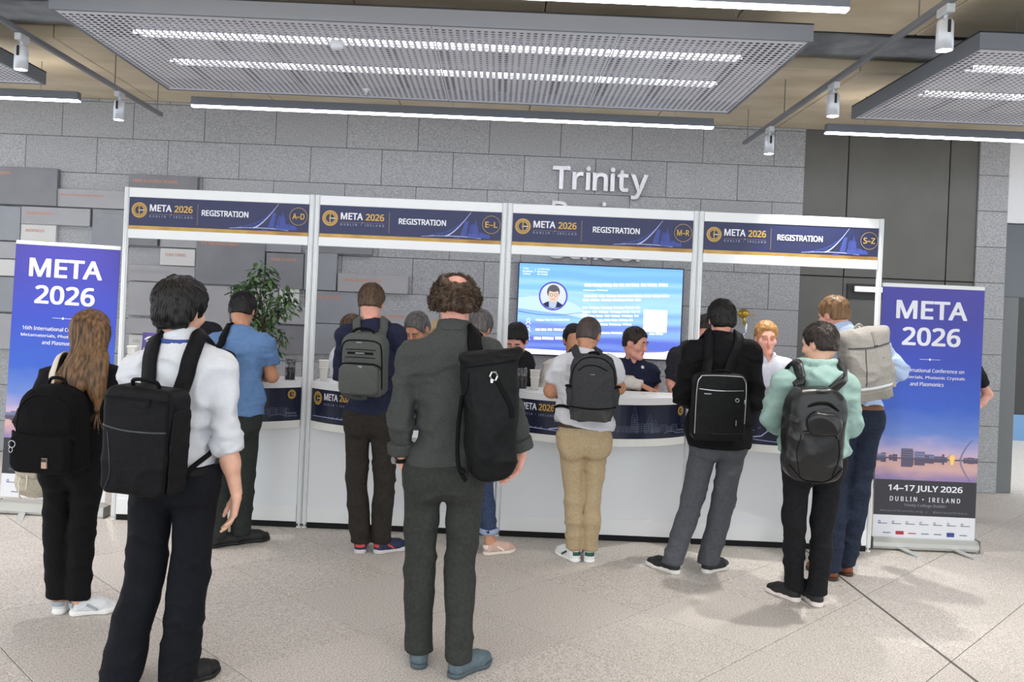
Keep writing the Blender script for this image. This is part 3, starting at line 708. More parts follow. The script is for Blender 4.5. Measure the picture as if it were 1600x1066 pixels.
SAG = 0.31
CT = 1.112
NAMES = ['A to D', 'E to L', 'M to R', 'S to Z']
for i, (x0, x1) in enumerate(bays):
    W = x1 - x0; R = (W * W / 4 + SAG * SAG) / (2 * SAG); mid = (x0 + x1) / 2; c0 = (mid, YB, 0)
    def arc_y(x, mid=mid, R=R): return -(math.sqrt(max(R * R - x * x, 0)) - (R - SAG)) - 0.02
    ct = empty('reception_counter', c0, 'white bow-fronted reception counter with navy skyline band under the %s sign' % NAMES[i], 'counter', 'registration counters')
    N = 28
    AX = [-W / 2 + W * k / N for k in range(N + 1)]
    def slab(z0, z1, grow, back):
        q = MB(); vs, fs = [], []
        for z in (z0, z1):
            for x in AX: vs += [(x, arc_y(x) - grow, z), (x, back, z)]
        n = 2 * (N + 1)
        for k in range(N):
            a = 2 * k
            fs += [(a, a + 1, a + 3, a + 2), (n + a, n + a + 2, n + a + 3, n + a + 1), (a, a + 2, n + a + 2, n + a), (a + 1, n + a + 1, n + a + 3, a + 3)]
        fs += [(0, n, n + 1, 1), (n - 2, n - 1, 2 * n - 1, 2 * n - 2)]
        return q.add(vs, fs)
    slab(1.062, CT, 0.012, 0.30).build('counter_top', MATS['white_lam'], ct)
    slab(0.815, 1.062, 0.0, -0.012).build('print_band', MATS['navy_dark'], ct)
    slab(0.762, 0.815, 0.008, -0.012).build('lower_lip', MATS['white_band'], ct)
    MB().box((-W / 2, -0.012, 0.045), (W / 2, 0.006, 0.762)).build('front_panel', MATS['counter_panel'], ct)
    MB().box((-W / 2, -0.02, 0.045), (W / 2, -0.012, 0.165), 0.002).build('bottom_rail', MATS['white_lam'], ct)
    MB().box((-W / 2, 0.22, 0.0), (W / 2, 0.238, 1.062)).build('back_panel', MATS['white_lam'], ct)
    L = 2 * R * math.asin(W / 2 / R); hb = 0.247
    def fm(u, v, l, R=R, L=L, W=W):
        a = (u - L / 2) / R; r = R + l + .0006
        return (r * math.sin(a), -(r * math.cos(a) - (R - SAG)) - 0.02, 0.815 + v)
    p = Print(fm)
    emblem(p, 'ink_gold', L * .055, hb * .72, .05)
    p.text('ink_white', 'META', L * .105, hb * .69, h=.05, w=.14, align='l', bold=.03)
    p.text('ink_gold', '2026', L * .105 + .155, hb * .69, h=.05, w=.125, align='l', bold=.03)
    p.text('ink_grey', 'DUBLIN \u2022 IRELAND', L * .105, hb * .53, h=.016, w=.28, align='l', bold=.03, spacing=1.8)
    bz = hb * .17
    p.line('ink_line', [(L * (.02 + .021 * k), bz + .006 * math.sin(k * .2) - .0008 * k) for k in range(22)], .005)
    p.line('ink_line', [(L * .26, bz), (L * .33, bz + .02), (L * .39, bz + .10), (L * .42, bz + .15)], .012, .004)
    for k in range(5): p.line('ink_line', [(L * (.10 + .028 * k), bz), (L * (.30 + .028 * k), bz + .06 + .02 * k)], .0026)
    skyline(p, 'ink_sky', L * .45, L * .92, hb * .18, hb * .5, 20 + i)
    spire(p, 'ink_sky', L * .665, hb * .16, hb * .80, .028); spire(p, 'ink_sky', L * .745, hb * .16, hb * .58, .03); spire(p, 'ink_sky', L * .775, hb * .16, hb * .42, .03)
    p.line('ink_sky', [(L * (.83 + .01 * k), hb * (.15 + .06 * math.sin(k / 9 * math.pi))) for k in range(10)], .005)
    p.line('ink_sky', [(L * .45, hb * .15), (L * .92, hb * .15)], .003)
    emblem(p, 'ink_gold', L * .945, hb * .80, .034)
    p.text('ink_grey', 'Download', L * .945, hb * .21, h=.013, bold=.02); p.text('ink_grey', 'the META App', L * .945, hb * .12, h=.013, w=.1, bold=.02)
    p.build(ct, {'ink_gold': 'gold_lettering', 'ink_white': 'white_lettering', 'ink_grey': 'grey_lettering', 'ink_line': 'bridge_drawing', 'ink_sky': 'skyline_drawing'})

# ------------------------------------------------------------------ roll-up banners
def ramp_mat(name, stops, hgt):
    m = bpy.data.materials.new(name); m.use_nodes = True; nt = m.node_tree; b = nt.nodes['Principled BSDF']; b.inputs['Roughness'].default_value = 0.4
    tc = nt.nodes.new('ShaderNodeTexCoord'); sp = nt.nodes.new('ShaderNodeSeparateXYZ'); nt.links.new(tc.outputs['Object'], sp.inputs[0])
    n = nt.nodes.new('ShaderNodeTexNoise'); n.inputs['Scale'].default_value = 4; mp = nt.nodes.new('ShaderNodeMapping'); mp.inputs['Scale'].default_value = (1, 1, 3)
    nt.links.new(tc.outputs['Object'], mp.inputs[0]); nt.links.new(mp.outputs[0], n.inputs['Vector'])
    ma = nt.nodes.new('ShaderNodeMath'); ma.operation = 'MULTIPLY_ADD'; ma.inputs[1].default_value = 0.12; nt.links.new(n.outputs[0], ma.inputs[0]); nt.links.new(sp.outputs['Z'], ma.inputs[2])
    dv = nt.nodes.new('ShaderNodeMath'); dv.operation = 'DIVIDE'; dv.inputs[1].default_value = hgt; nt.links.new(ma.outputs[0], dv.inputs[0])
    cr = nt.nodes.new('ShaderNodeValToRGB'); e = cr.color_ramp.elements
    e[0].position = stops[0][0]; e[0].color = rgb(stops[0][1]); e[1].position = stops[-1][0]; e[1].color = rgb(stops[-1][1])
    for q, c in stops[1:-1]: x = e.new(q); x.color = rgb(c)
    nt.links.new(dv.outputs[0], cr.inputs[0]); nt.links.new(cr.outputs[0], b.inputs['Base Color']); MATS[name] = m
GH = 1.95
ramp_mat('sky_print', [(.30, (232, 190, 150)), (.335, (226, 178, 170)), (.37, (196, 176, 206)), (.44, (104, 134, 206)), (.55, (50, 94, 198)), (.72, (46, 70, 186)), (.9, (58, 58, 164)), (1.0, (66, 60, 162))], GH)
ramp_mat('water_print', [(.22, (86, 84, 156)), (.27, (150, 130, 176)), (.31, (214, 172, 168))], GH)
mat('ink_charcoal', (50, 50, 58), 0.4); mat('ink_panel', (226, 228, 234), 0.4); mat('ink_build', (92, 84, 108), .5); mat('ink_build2', (126, 134, 170), .5); mat('ink_sun', (255, 214, 120), .5); mat('ink_red', (176, 40, 60), .5); mat('ink_navy', (56, 66, 150), .5); mat('ink_txt', (120, 124, 140), .5); mat('ink_dim', (136, 138, 152), .5)
def banner(x0, W, y, label, tilt=0.0, H=2.0, yaw=0.0):
    e = empty('roll_up_banner', (x0, y, 0), label, 'banner', 'roll-up banners', (0, tilt, yaw))
    q = MB(); prof = [(-.045, .0), (-.055, .02), (-.055, .05), (-.035, .08), (.03, .085), (.05, .06), (.05, .0)]
    n = len(prof); q.add([(x, a, b + .012) for x in (-.012, W + .012) for a, b in prof], [(k, (k + 1) % n, n + (k + 1) % n, n + k) for k in range(n)] + [tuple(range(n))[::-1], tuple(range(n, 2 * n))])
    base = q.build('cassette', MATS['alu'], e)
    for xx in (-.02, W + .012):
        MB().box((xx, -.058, .008), (xx + .008, .053, .1), .003).build('end_cap', MATS['alu_dark'], base)
    for xx in (W * .22, W * .76):
        MB().add([(xx, -.05, .02), (xx + .05, -.05, .02), (xx + .12, -.22, .0), (xx + .07, -.22, .0), (xx, -.05, .028), (xx + .05, -.05, .028), (xx + .12, -.22, .008), (xx + .07, -.22, .008)],
                 [(0, 3, 2, 1), (4, 5, 6, 7), (0, 1, 5, 4), (1, 2, 6, 5), (2, 3, 7, 6), (3, 0, 4, 7)]).build('foot', MATS['alu'], base)
    MB().box((0, -.008, H - .018), (W, .012, H + .012), .004).build('top_rail', MATS['white_lam'], e)
    MB().tube([(W / 2, .025, .06), (W / 2, .025, H)], .009).build('support_pole', MATS['alu_dark'], e)
    z0 = H - .018 - GH + .02
    MB((0, 0, z0)).box((0, -.004, z0), (W, -.001, H - .018)).build('graphic', MATS['sky_print'], e, False, (0, 0, z0))
    gz = lambda f: GH * (1 - f)
    p = Print(lambda u, v, l: (u * W, -.004 - l, v + z0))
    p.rect('ink_charcoal', 0, gz(.909), 1, gz(.769)); p.rect('ink_panel', 0, 0, 1, gz(.909))
    p.text('ink_white', 'META', .49, gz(.133), h=.142, w=.70, bold=.026); p.text('ink_white', '2026', .495, gz(.238), h=.142, w=.575, bold=.026)
    p.line('ink_white', [(.39, gz(.291)), (.59, gz(.291))], .003); p.ring('ink_white', .49, gz(.291), .01, .01, 8)
    for t, f, w in (('16th International Conference on', .342, .72), ('Metamaterials, Photonic Crystals', .371, .74), ('and Plasmonics', .396, .33)): p.text('ink_white', t, .47, gz(f), h=.03, w=w, bold=.015)
    p.text('ink_white', '14\u201317 JULY 2026', .5, gz(.818), h=.058, w=.73, bold=.028)
    p.text('ink_white', 'DUBLIN \u2022 IRELAND', .5, gz(.853), h=.036, w=.69, bold=.02, spacing=1.5)
    p.text('ink_dim', 'Trinity College Dublin', .5, gz(.876), h=.028, w=.41, bold=.015)
    p.text('ink_dim', 'metaconferences.org', .27, gz(.897), h=.019, w=.41, bold=.01, spacing=1.4); p.text('ink_dim', '@metaconference', .75, gz(.897), h=.019, w=.33, bold=.01, spacing=1.4); p.ring('ink_dim', .52, gz(.893), .004, .004, 8)
    rr = random.Random(3)
    for k in range(7):
        u = .05 + .135 * k; p.rect('ink_txt', u, gz(.944), u + .09, gz(.941)); p.ring('ink_navy' if k in (0, 1) else 'ink_txt', u + .012, gz(.937), .012, .005, 10)
        u = .1 + .125 * k
        if k == 1: p.rect('ink_red', u, gz(.985), u + .08, gz(.971))
        elif k == 5: p.rect('ink_navy', u, gz(.987), u + .075, gz(.970))
        else: p.rect('ink_red' if k == 2 else 'ink_txt', u, gz(.981), u + .075, gz(.977))
    # skyline picture at the foot of the sky
    hz = gz(.684)
    bl = [(0, .06, .04, 1), (.05, .10, .055, 1), (.13, .16, .03, 0), (.165, .21, .04, 0), (.25, .36, .105, 0), (.36, .37, .085, 1), (.38, .48, .08, 1), (.48, .52, .05, 0), (.52, .57, .052, 1), (.57, .65, .035, 0), (.65, .67, .06, 0), (.67, .70, .03, 0), (.86, .9, .03, 0), (.9, .96, .036, 0), (.96, 1, .03, 0)]
    for a, b, hh, c in bl:
        hh *= .72
        ink = 'ink_build2' if c else 'ink_build'
        p.rect(ink, a, hz, b, hz + hh); p.rect('ink_build', a, hz - hh * .85, b, hz - .004, lift=.0018)
        for k in range(int(hh / .018)): p.line('ink_build' if c else 'ink_build2', [(a + .006, hz + .012 + .018 * k), (b - .006, hz + .012 + .018 * k)], .004, lift=.0018)
    p.rect('ink_build', 0, hz - .004, 1, hz + .006, lift=.002)
    p.ring('ink_sun', .745, hz + .014, .028, .028, 20, lift=.0022); p.ring('ink_sun', .745, hz - .02, .018, .018, 16, lift=.0022)
    br = [(.83 + .11 * (t ** 1.6), hz + .16 * t) for t in [k / 10 for k in range(11)]]
    p.line('ink_build2', br, .012, .005, lift=.0022); p.line('ink_build2', [(a, 2 * hz - b) for a, b in br], .012, .005, lift=.0022)
    p.build(e, {'ink_charcoal': 'charcoal_band', 'ink_panel': 'sponsor_panel', 'ink_white': 'white_lettering', 'ink_dim': 'grey_lettering', 'ink_txt': 'sponsor_lettering', 'ink_navy': 'navy_logo', 'ink_red': 'red_logo', 'ink_build': 'building_print', 'ink_build2': 'pale_building_print', 'ink_sun': 'sunset_print'})
    q = MB((0, 0, z0)); q.box((0, -.0052, z0 + gz(.769)), (1 * W, -.0042, z0 + hz)); q.build('river_print', MATS['water_print'], e, False, (0, 0, z0))
A = P(1379, 442, 6.5); banner(P(1370.5, 650, 6.5).x, 0.785, 6.5, 'right-hand roll-up banner reading META 2026, sunset skyline in full view', H=A.z - .01)
banner(P(10, 600, 6.45).x - .01, 0.80, 6.45, 'roll-up banner reading META 2026 behind the long-haired woman', tilt=0.02, H=2.075)
# ------------------------------------------------------------------ sculpting by distance fields
def vnoise(p, seed=0):
    p = np.asarray(p, np.float64); i = np.floor(p).astype(np.int64); f = p - i; f = f * f * (3 - 2 * f); out = np.zeros(len(p))
    for dx in (0, 1):
        for dy in (0, 1):
            for dz in (0, 1):
                hsh = ((i[:, 0] + dx) * 374761393 + (i[:, 1] + dy) * 668265263 + (i[:, 2] + dz) * 2147483647 + seed * 144665) & 0xFFFFFFFF
                hsh = ((hsh ^ (hsh >> 13)) * 1274126177) & 0xFFFFFFFF; hsh = hsh ^ (hsh >> 16)
                w = (f[:, 0] if dx else 1 - f[:, 0]) * (f[:, 1] if dy else 1 - f[:, 1]) * (f[:, 2] if dz else 1 - f[:, 2])
                out += w * (hsh & 0xFFFF) / 65535.0
    return out

def nets(V, xs, ys, zs):
    S = V < 0
    c = [S[a:S.shape[0] - 1 + a, b:S.shape[1] - 1 + b, d:S.shape[2] - 1 + d] for a in (0, 1) for b in (0, 1) for d in (0, 1)]
    cnt = sum(x.astype(np.int8) for x in c); I, J, K_ = np.nonzero((cnt > 0) & (cnt < 8)); n = len(I)
    acc = np.zeros((n, 3)); num = np.zeros(n)
    cs = [(a, b, d) for a in (0, 1) for b in (0, 1) for d in (0, 1)]
    val = {q: V[I + q[0], J + q[1], K_ + q[2]] for q in cs}
    pos = {q: np.stack([xs[I + q[0]], ys[J + q[1]], zs[K_ + q[2]]], 1) for q in cs}
    for q in cs:
        for ax in range(3):
            if q[ax] == 0:
                r = list(q); r[ax] = 1; r = tuple(r); a, b = val[q], val[r]; m = (a < 0) != (b < 0)
                t = np.where(m, a / np.where(m, a - b, 1), 0)
                acc += np.where(m[:, None], pos[q] + (pos[r] - pos[q]) * t[:, None], 0); num += m
    verts = acc / num[:, None]
    ids = np.full(cnt.shape, -1, np.int32); ids[I, J, K_] = np.arange(n); F = []
    for ax in range(3):
        u, v = (ax + 1) % 3, (ax + 2) % 3
        A = S; sl0 = [slice(None)] * 3; sl1 = [slice(None)] * 3; sl0[ax] = slice(0, -1); sl1[ax] = slice(1, None)
        d = A[tuple(sl0)] != A[tuple(sl1)]; E = list(np.nonzero(d))
        ok = (E[u] > 0) & (E[v] > 0) & (E[u] < V.shape[u] - 1) & (E[v] < V.shape[v] - 1); E = [x[ok] for x in E]
        ins = A[E[0], E[1], E[2]]
        def at(du, dv):
            q = [x.copy() for x in E]; q[u] = q[u] + du; q[v] = q[v] + dv; return ids[q[0], q[1], q[2]]
        quad = np.stack([at(-1, -1), at(0, -1), at(0, 0), at(-1, 0)], 1)
        quad[~ins] = quad[~ins][:, ::-1]; F.append(quad)
    return verts, np.concatenate(F)

def axis(lo, hi, hh, fine=()):
    out = [lo]
    while out[-1] < hi:
        s = hh
        for a, b, f in fine:
            if a <= out[-1] < b: s = min(s, f)
        out.append(out[-1] + s)
    return np.array(out)

class SDF:
    def __init__(s, lo, hi, hh, fx=(), fy=(), fz=()):
        s.x, s.y, s.z = axis(lo[0], hi[0], hh, fx), axis(lo[1], hi[1], hh, fy), axis(lo[2], hi[2], hh, fz)
        s.V = np.full((len(s.x), len(s.y), len(s.z)), 5.0, np.float32)
    def _sl(s, lo, hi):
        r = []
        for ax, l, q in zip((s.x, s.y, s.z), lo, hi):
            a = max(int(np.searchsorted(ax, l)) - 2, 0); b = min(int(np.searchsorted(ax, q)) + 2, len(ax)); r.append(slice(a, b))
        return tuple(r)
    def put(s, prim, k=0.02, sub=False, clip=()):
        f, lo, hi = prim; m = k + 0.02
        sl = s._sl([a - m for a in lo], [a + m for a in hi]); V = s.V[sl]
        if V.size == 0: return s
        X, Y, Z = s.x[sl[0]][:, None, None], s.y[sl[1]][None, :, None], s.z[sl[2]][None, None, :]
        d = f(X, Y, Z)
        for c, n in clip: d = np.maximum(d, (X - c[0]) * n[0] + (Y - c[1]) * n[1] + (Z - c[2]) * n[2])
        if sub: d = -d; h_ = np.clip(.5 - .5 * (V - d) / k, 0, 1) if k > 0 else None; s.V[sl] = np.maximum(V, d) if k <= 0 else (V + (d - V) * h_ + k * h_ * (1 - h_))
        else:
            if k <= 0: s.V[sl] = np.minimum(V, d)
            else: h_ = np.clip(.5 + .5 * (V - d) / k, 0, 1); s.V[sl] = V + (d - V) * h_ - k * h_ * (1 - h_)
        return s
    def cut(s, f):
        s.V = np.maximum(s.V, f(s.x[:, None, None], s.y[None, :, None], s.z[None, None, :])).astype(np.float32); return s
    def blank(s):
        o = SDF.__new__(SDF); o.x, o.y, o.z = s.x, s.y, s.z; o.V = np.full_like(s.V, 5.0); return o
    def merge(s, o, k0, k1=None, za=0, zb=1):
        k = k0 if k1 is None else (k0 + (k1 - k0) * np.clip((s.z - za) / (zb - za), 0, 1))[None, None, :]
        h_ = np.clip(.5 + .5 * (s.V - o.V) / k, 0, 1); s.V = (s.V + (o.V - s.V) * h_ - k * h_ * (1 - h_)).astype(np.float32); return s
    def mesh(s):
        s.V[0] = s.V[-1] = 1; s.V[:, 0] = 1; s.V[:, -1] = 1; s.V[:, :, 0] = 1; s.V[:, :, -1] = 1
        return nets(s.V, s.x, s.y, s.z)

def cone(a, b, ra, rb, flat=None):
    a, b = np.array(a, float), np.array(b, float); ba = b - a; L2 = float(ba @ ba) or 1e-9; R = max(ra, rb)
    lo = np.minimum(a, b) - R; hi = np.maximum(a, b) + R
    def f(X, Y, Z):
        px, py, pz = X - a[0], Y - a[1], Z - a[2]
        t = np.clip((px * ba[0] + py * ba[1] + pz * ba[2]) / L2, 0, 1)
        dx, dy, dz = px - t * ba[0], py - t * ba[1], pz - t * ba[2]
        q = dx * dx + dy * dy + dz * dz
        if flat is not None:
            n, w = flat; dn = dx * n[0] + dy * n[1] + dz * n[2]; q = q + (w * w - 1) * dn * dn
        return np.sqrt(q) - (ra + (rb - ra) * t)
    return f, lo, hi

def ell(c, axes, rad):
    c = np.array(c, float); A = [np.array(a, float) for a in axes]; R = np.array(rad, float)
    ext = np.sqrt(sum((A[i] * R[i]) ** 2 for i in range(3)))
    def f(X, Y, Z):
        px, py, pz = X - c[0], Y - c[1], Z - c[2]; k0 = 0; k1 = 0
        for i in range(3):
            q = (px * A[i][0] + py * A[i][1] + pz * A[i][2]) / R[i]; k0 = k0 + q * q; k1 = k1 + (q / R[i]) ** 2
        k0 = np.sqrt(k0); return k0 * (k0 - 1) / np.sqrt(k1 + 1e-12)
    return f, c - ext, c + ext

def vnormals(V, F):
    fn = np.cross(V[F[:, 2]] - V[F[:, 0]], V[F[:, 3]] - V[F[:, 1]]); N = np.zeros_like(V)
    for k in range(4): np.add.at(N, F[:, k], fn)
    return N / (np.linalg.norm(N, axis=1, keepdims=True) + 1e-12)

def smooth(V, F, it=1):
    for _ in range(it):
        S = np.zeros_like(V); C = np.zeros(len(V))
        for k in range(4):
            a, b = F[:, k], F[:, (k + 1) % 4]; np.add.at(S, a, V[b]); np.add.at(S, b, V[a]); np.add.at(C, a, 1); np.add.at(C, b, 1)
        V = V * .5 + .5 * S / C[:, None]
    return V

def wrinkle(V, F, amp, seed, freq=(7, 7, 15), spots=()):
    """cloth folds: ridged noise, stronger near the given joints"""
    N = vnormals(V, F); fr = np.array(freq, float)
    warp = vnoise(V * 5 + 11, seed + 5)[:, None] * np.array([.5, .5, 1.6])
    a = vnoise(V * fr + warp, seed); r = 1 - np.abs(2 * a - 1); r = r * r
    b = vnoise(V * fr * 2.1 + warp * 2, seed + 1); r2 = 1 - np.abs(2 * b - 1)
    w = np.full(len(V), 0.6)
    for c, rad, g in spots: w += g * np.exp(-((V - np.array(c)) ** 2).sum(1) / rad ** 2)
    w = np.minimum(w, 1.25)
    return V + N * ((r ** 1.4 - .5) * amp * 1.5 * w + (r2 - .5) * amp * .5 * w)[:, None]

def V3(v): return np.array((v[0], v[1], v[2]), float)
def unit(v): v = np.asarray(v, float); return v / (np.linalg.norm(v) + 1e-12)
def lerp(a, b, t): return a + (b - a) * t

# ------------------------------------------------------------------ people
SKIN = {}
def skin(name, c):
    return mat('skin_' + name, c, 0.5, 0, tuple(max(x - 14, 0) for x in c), 28, bump=0.05, bscale=160)
skin('fair', (226, 176, 152)); skin('pink', (232, 170, 150)); skin('tan', (204, 148, 116)); skin('olive', (196, 142, 112)); skin('brown', (150, 104, 80))

def cloth(name, c, rough=0.85, amount=10, bump=0.25, bscale=420, crease=.9, **k):
    if name in MATS: return MATS[name]
    m = mat(name, c, rough, 0, tuple(min(max(x + amount, 0), 255) for x in c), k.pop('scale', 60), bump=bump, bscale=bscale, spec=0.2, **k)
    nt = m.node_tree; b1 = [n for n in nt.nodes if n.type == 'BUMP'][0]; mp = [n for n in nt.nodes if n.type == 'MAPPING'][0]
    n = nt.nodes.new('ShaderNodeTexNoise'); n.inputs['Scale'].default_value = 7; n.inputs['Detail'].default_value = 2.5; n.inputs['Distortion'].default_value = 1.2; n.noise_type = 'RIDGED_MULTIFRACTAL'
    m2 = nt.nodes.new('ShaderNodeMapping'); m2.inputs['Scale'].default_value = (.7, .7, 1.25); m2.inputs['Rotation'].default_value = (.5, .4, 0)
    tc = [q for q in nt.nodes if q.type == 'TEX_COORD'][0]; nt.links.new(tc.outputs['Object'], m2.inputs[0]); nt.links.new(m2.outputs[0], n.inputs['Vector'])
    b2 = nt.nodes.new('ShaderNodeBump'); b2.inputs['Strength'].default_value = crease; b2.inputs['Distance'].default_value = .018
    nt.links.new(n.outputs[0], b2.inputs['Height']); nt.links.new(b1.outputs[0], b2.inputs['Normal']); nt.links.new(b2.outputs[0], nt.nodes['Principled BSDF'].inputs['Normal'])
    return m

def hand_prims(sd, w, d, pn, th, sc, curl, spread=0.1):
    """palm, four unequal bent fingers and a thumb; w wrist, d along the hand, pn palm side, th thumb side"""
    w, d, pn, th = V3(w), unit(d), unit(pn), unit(th)
    kn = []
    for i, (o, l) in enumerate(((.030, .092), (.011, .096), (-.009, .090), (-.028, .081))):
        k = w + (d * l + th * o + pn * .004) * sc; kn.append(k)
        sd.put(cone(w + th * o * .55 * sc + d * .012 * sc, k, .0155 * sc, .0115 * sc), .016 * sc)
    for i, (L, r) in enumerate(((.072, .0088), (.080, .009), (.074, .0086), (.058, .0078))):
        p = kn[i]; a = 0.25 * curl; side = th * (.10, .03, -.04, -.12)[i] * spread * 5
        for j, q in enumerate((.46, .30, .24)):
            a += curl * (.55, .75, .5)[j] * (1, 1.05, 1.12, 1.2)[i]; dd = unit(d * math.cos(a) + pn * math.sin(a) + side * .3)
            e = p + dd * L * q * sc * 1.02; sd.put(cone(p, e, r * sc * (1.08 - .1 * j), r * sc * (1.0 - .12 * j)), .004 * sc); p = e
    t0 = w + (d * .022 + th * .024 + pn * .006) * sc; t1 = t0 + unit(d * .75 + th * .62 + pn * .3) * .042 * sc
    t2 = t1 + unit(d * .93 + th * .28 + pn * .3) * .032 * sc; t3 = t2 + unit(d * .95 + th * .05 + pn * .35) * .027 * sc
    sd.put(cone(t0, t1, .016 * sc, .0125 * sc), .014 * sc); sd.put(cone(t1, t2, .0118 * sc, .0105 * sc), .005 * sc); sd.put(cone(t2, t3, .0105 * sc, .0082 * sc), .004 * sc)

def head_prims(sd, H, sc, face=True, jaw=1.0):
    C, f, u, s = H; ax = (s, f, u); q = lambda a, b, c: C + (s * a + f * b + u * c) * sc
    sd.put(ell(q(0, -.012, .028), ax, (.077 * sc, .096 * sc, .088 * sc)), .02)
    sd.put(ell(q(0, .022, -.045), ax, (.060 * sc * jaw, .066 * sc, .078 * sc)), .03)
    sd.put(ell(q(0, -.045, -.03), ax, (.062 * sc, .05 * sc, .06 * sc)), .03)
    sd.put(cone(q(-.042, .01, -.085), q(-.014, .068, -.113), .018 * sc, .02 * sc), .02); sd.put(cone(q(.042, .01, -.085), q(.014, .068, -.113), .018 * sc, .02 * sc), .02)
    for e in (-1, 1):
        sd.put(ell(q(.079 * e, -.008, -.012), (s, unit(f + s * e * .35), u), (.010 * sc, .020 * sc, .033 * sc)), .006)
        sd.put(ell(q(.089 * e, .0, -.01), ax, (.006 * sc, .009 * sc, .016 * sc)), .004, True)
    if face:
        sd.put(cone(q(-.036, .074, .020), q(.036, .074, .020), .015 * sc, .015 * sc), .02)
        sd.put(cone(q(0, .088, .008), q(0, .109, -.038), .0075 * sc, .0125 * sc), .012)
        for e in (-1, 1):
            sd.put(ell(q(.013 * e, .096, -.041), ax, (.009 * sc, .011 * sc, .008 * sc)), .006)
            sd.put(ell(q(.046 * e, .058, -.03), ax, (.026 * sc, .026 * sc, .024 * sc)), .025)
            sd.put(ell(q(.032 * e, .098, -.002), ax, (.019 * sc, .017 * sc, .012 * sc)), .012, True)
        sd.put(cone(q(-.020, .083, -.069), q(.020, .083, -.069), .0075 * sc, .0075 * sc), .008); sd.put(cone(q(-.016, .082, -.080), q(.016, .082, -.080), .009 * sc, .009 * sc), .008)
        sd.put(cone(q(-.019, .096, -.0745), q(.019, .096, -.0745), .0022 * sc, .0022 * sc), .003, True)
        sd.put(ell(q(0, .075, -.112), ax, (.024 * sc, .020 * sc, .018 * sc)), .02)

def torso_prims(sd, J, inf, bw, k=0.04, lower=True, clip=(), chest=1.0):
    N, P0, s, f, up = J['neck'], J['pelvis'], J['side'], J['fwd'], J['up']; L = np.linalg.norm(N - P0)
    ax = (s, f, up); T = lambda t, b=0.0: P0 + (N - P0) * t + f * b
    hw = J['shw']
    sd.put(ell(T(.62, .01), ax, ((.146 * bw + .013) * chest + inf, .108 * bw + inf, .23 * L / .55 + inf)), k, clip=clip)
    sd.put(ell(T(.30, .008), ax, (.134 * bw + inf, .097 * bw + inf, .19 * L / .55 + inf)), k, clip=clip)
    sd.put(ell(T(.80, -.02), ax, (.135 * bw + inf, .085 + inf, .12 + inf)), k, clip=clip)
    for S in (J['shL'], J['shR']):
        sd.put(cone(T(.93), lerp(T(.95), S, .82) + up * .004, .052 + inf, .043 + inf), k, clip=clip)
        sd.put(cone(S - up * .01, lerp(S, T(.70), .45), .046 * bw + inf, .066 * bw + inf), k, clip=clip)
    if lower: pelvis_prims(sd, J, inf, bw, k, clip)

def pelvis_prims(sd, J, inf, bw, k=0.04, clip=()):
    P0, s, f, up = J['pelvis'], J['hside'], J['fwd'], J['hup']; ax = (s, f, up)
    sd.put(ell(P0 + up * .05, ax, (J['hipw'] + .066 * bw + inf, .100 * bw + inf, .125 + inf)), k, clip=clip)
    sd.put(ell(P0 + up * .01, ax, (J['hipw'] + .068 * bw + inf, .102 * bw + inf, .11 + inf)), k, clip=clip)
    for e in (-1, 1): sd.put(ell(P0 + s * e * .075 * bw - f * .045 - up * .035, ax, (.080 * bw + inf, .072 * bw + inf, .10 + inf)), k, clip=clip)

def arm_prims(sd, J, e, inf, upto=1.0, k=0.03, fat=1.0, cutoff=None):
    S, E, W = J['sh' + e], J['el' + e], J['wr' + e]; m = unit(J['neck'] - S)
    if upto <= 0.5:
        c = lerp(S, E, upto * 2); sd.put(cone(S - J['up'] * .008, E, .050 * fat + inf * .9, .042 * fat + inf * 1.15), k, clip=[(c, unit(E - S))]); return
    sd.put(cone(S - J['up'] * .008, E, .050 * fat + inf * .9, .042 * fat + inf), k); t = (upto - .5) * 2; c = lerp(E, W, t)
    sd.put(cone(E, lerp(E, W, .4), .041 * fat + inf, .041 * fat + inf), k, clip=[(c, unit(W - E))] if t < 1 else ())
    sd.put(cone(lerp(E, W, .35), W, .041 * fat + inf, .028 * fat + inf), k, clip=[(c, unit(W - E))])

def bounds(pts, m):
    p = np.array(pts); return p.min(0) - m, p.max(0) + m

def tufts(V, N, C, u, f, n, L, r, flow, seed, lift=.25, wild=.35):
    """tapered locks of hair growing from points of the cap"""
    rg = np.random.default_rng(seed); idx = rg.integers(0, len(V), n); p = V[idx]; nn = N[idx]
    g = flow(p); g = g - nn * (g * nn).sum(1, keepdims=True); g /= np.linalg.norm(g, axis=1, keepdims=True) + 1e-9
    z_ = rg.normal(0, wild, g.shape); z_ = z_ - nn * (z_ * nn).sum(1, keepdims=True) * .7; g = g + z_ * .6 + nn * lift; g /= np.linalg.norm(g, axis=1, keepdims=True)
    ln = L * rg.uniform(.6, 1.25, n)[:, None]; a = np.cross(g, nn); a /= np.linalg.norm(a, axis=1, keepdims=True) + 1e-9; b = np.cross(g, a)
    drop = rg.uniform(.1, .5, n)[:, None]
    vs, fs = [], []; m = 4
    for i, t in enumerate((0, .35, .7, 1.0)):
        c = p - nn * r * .5 + g * ln * t + (flow(p) * ln * drop * t * t); rr = r * (1, .95, .65, .12)[i]
        for k in range(3):
            w = 2 * math.pi * k / 3; vs.append(c + (a * math.cos(w) + b * math.sin(w) * .6) * rr)
    vs = np.stack(vs, 1).reshape(-1, 3); base = np.arange(n)[:, None] * 12
    for i in range(3):
        for k in range(3):
            q = (k + 1) % 3; fs.append(base + np.array([[i * 3 + k, i * 3 + q, (i + 1) * 3 + q, (i + 1) * 3 + k]]))
    return vs, np.concatenate(fs)

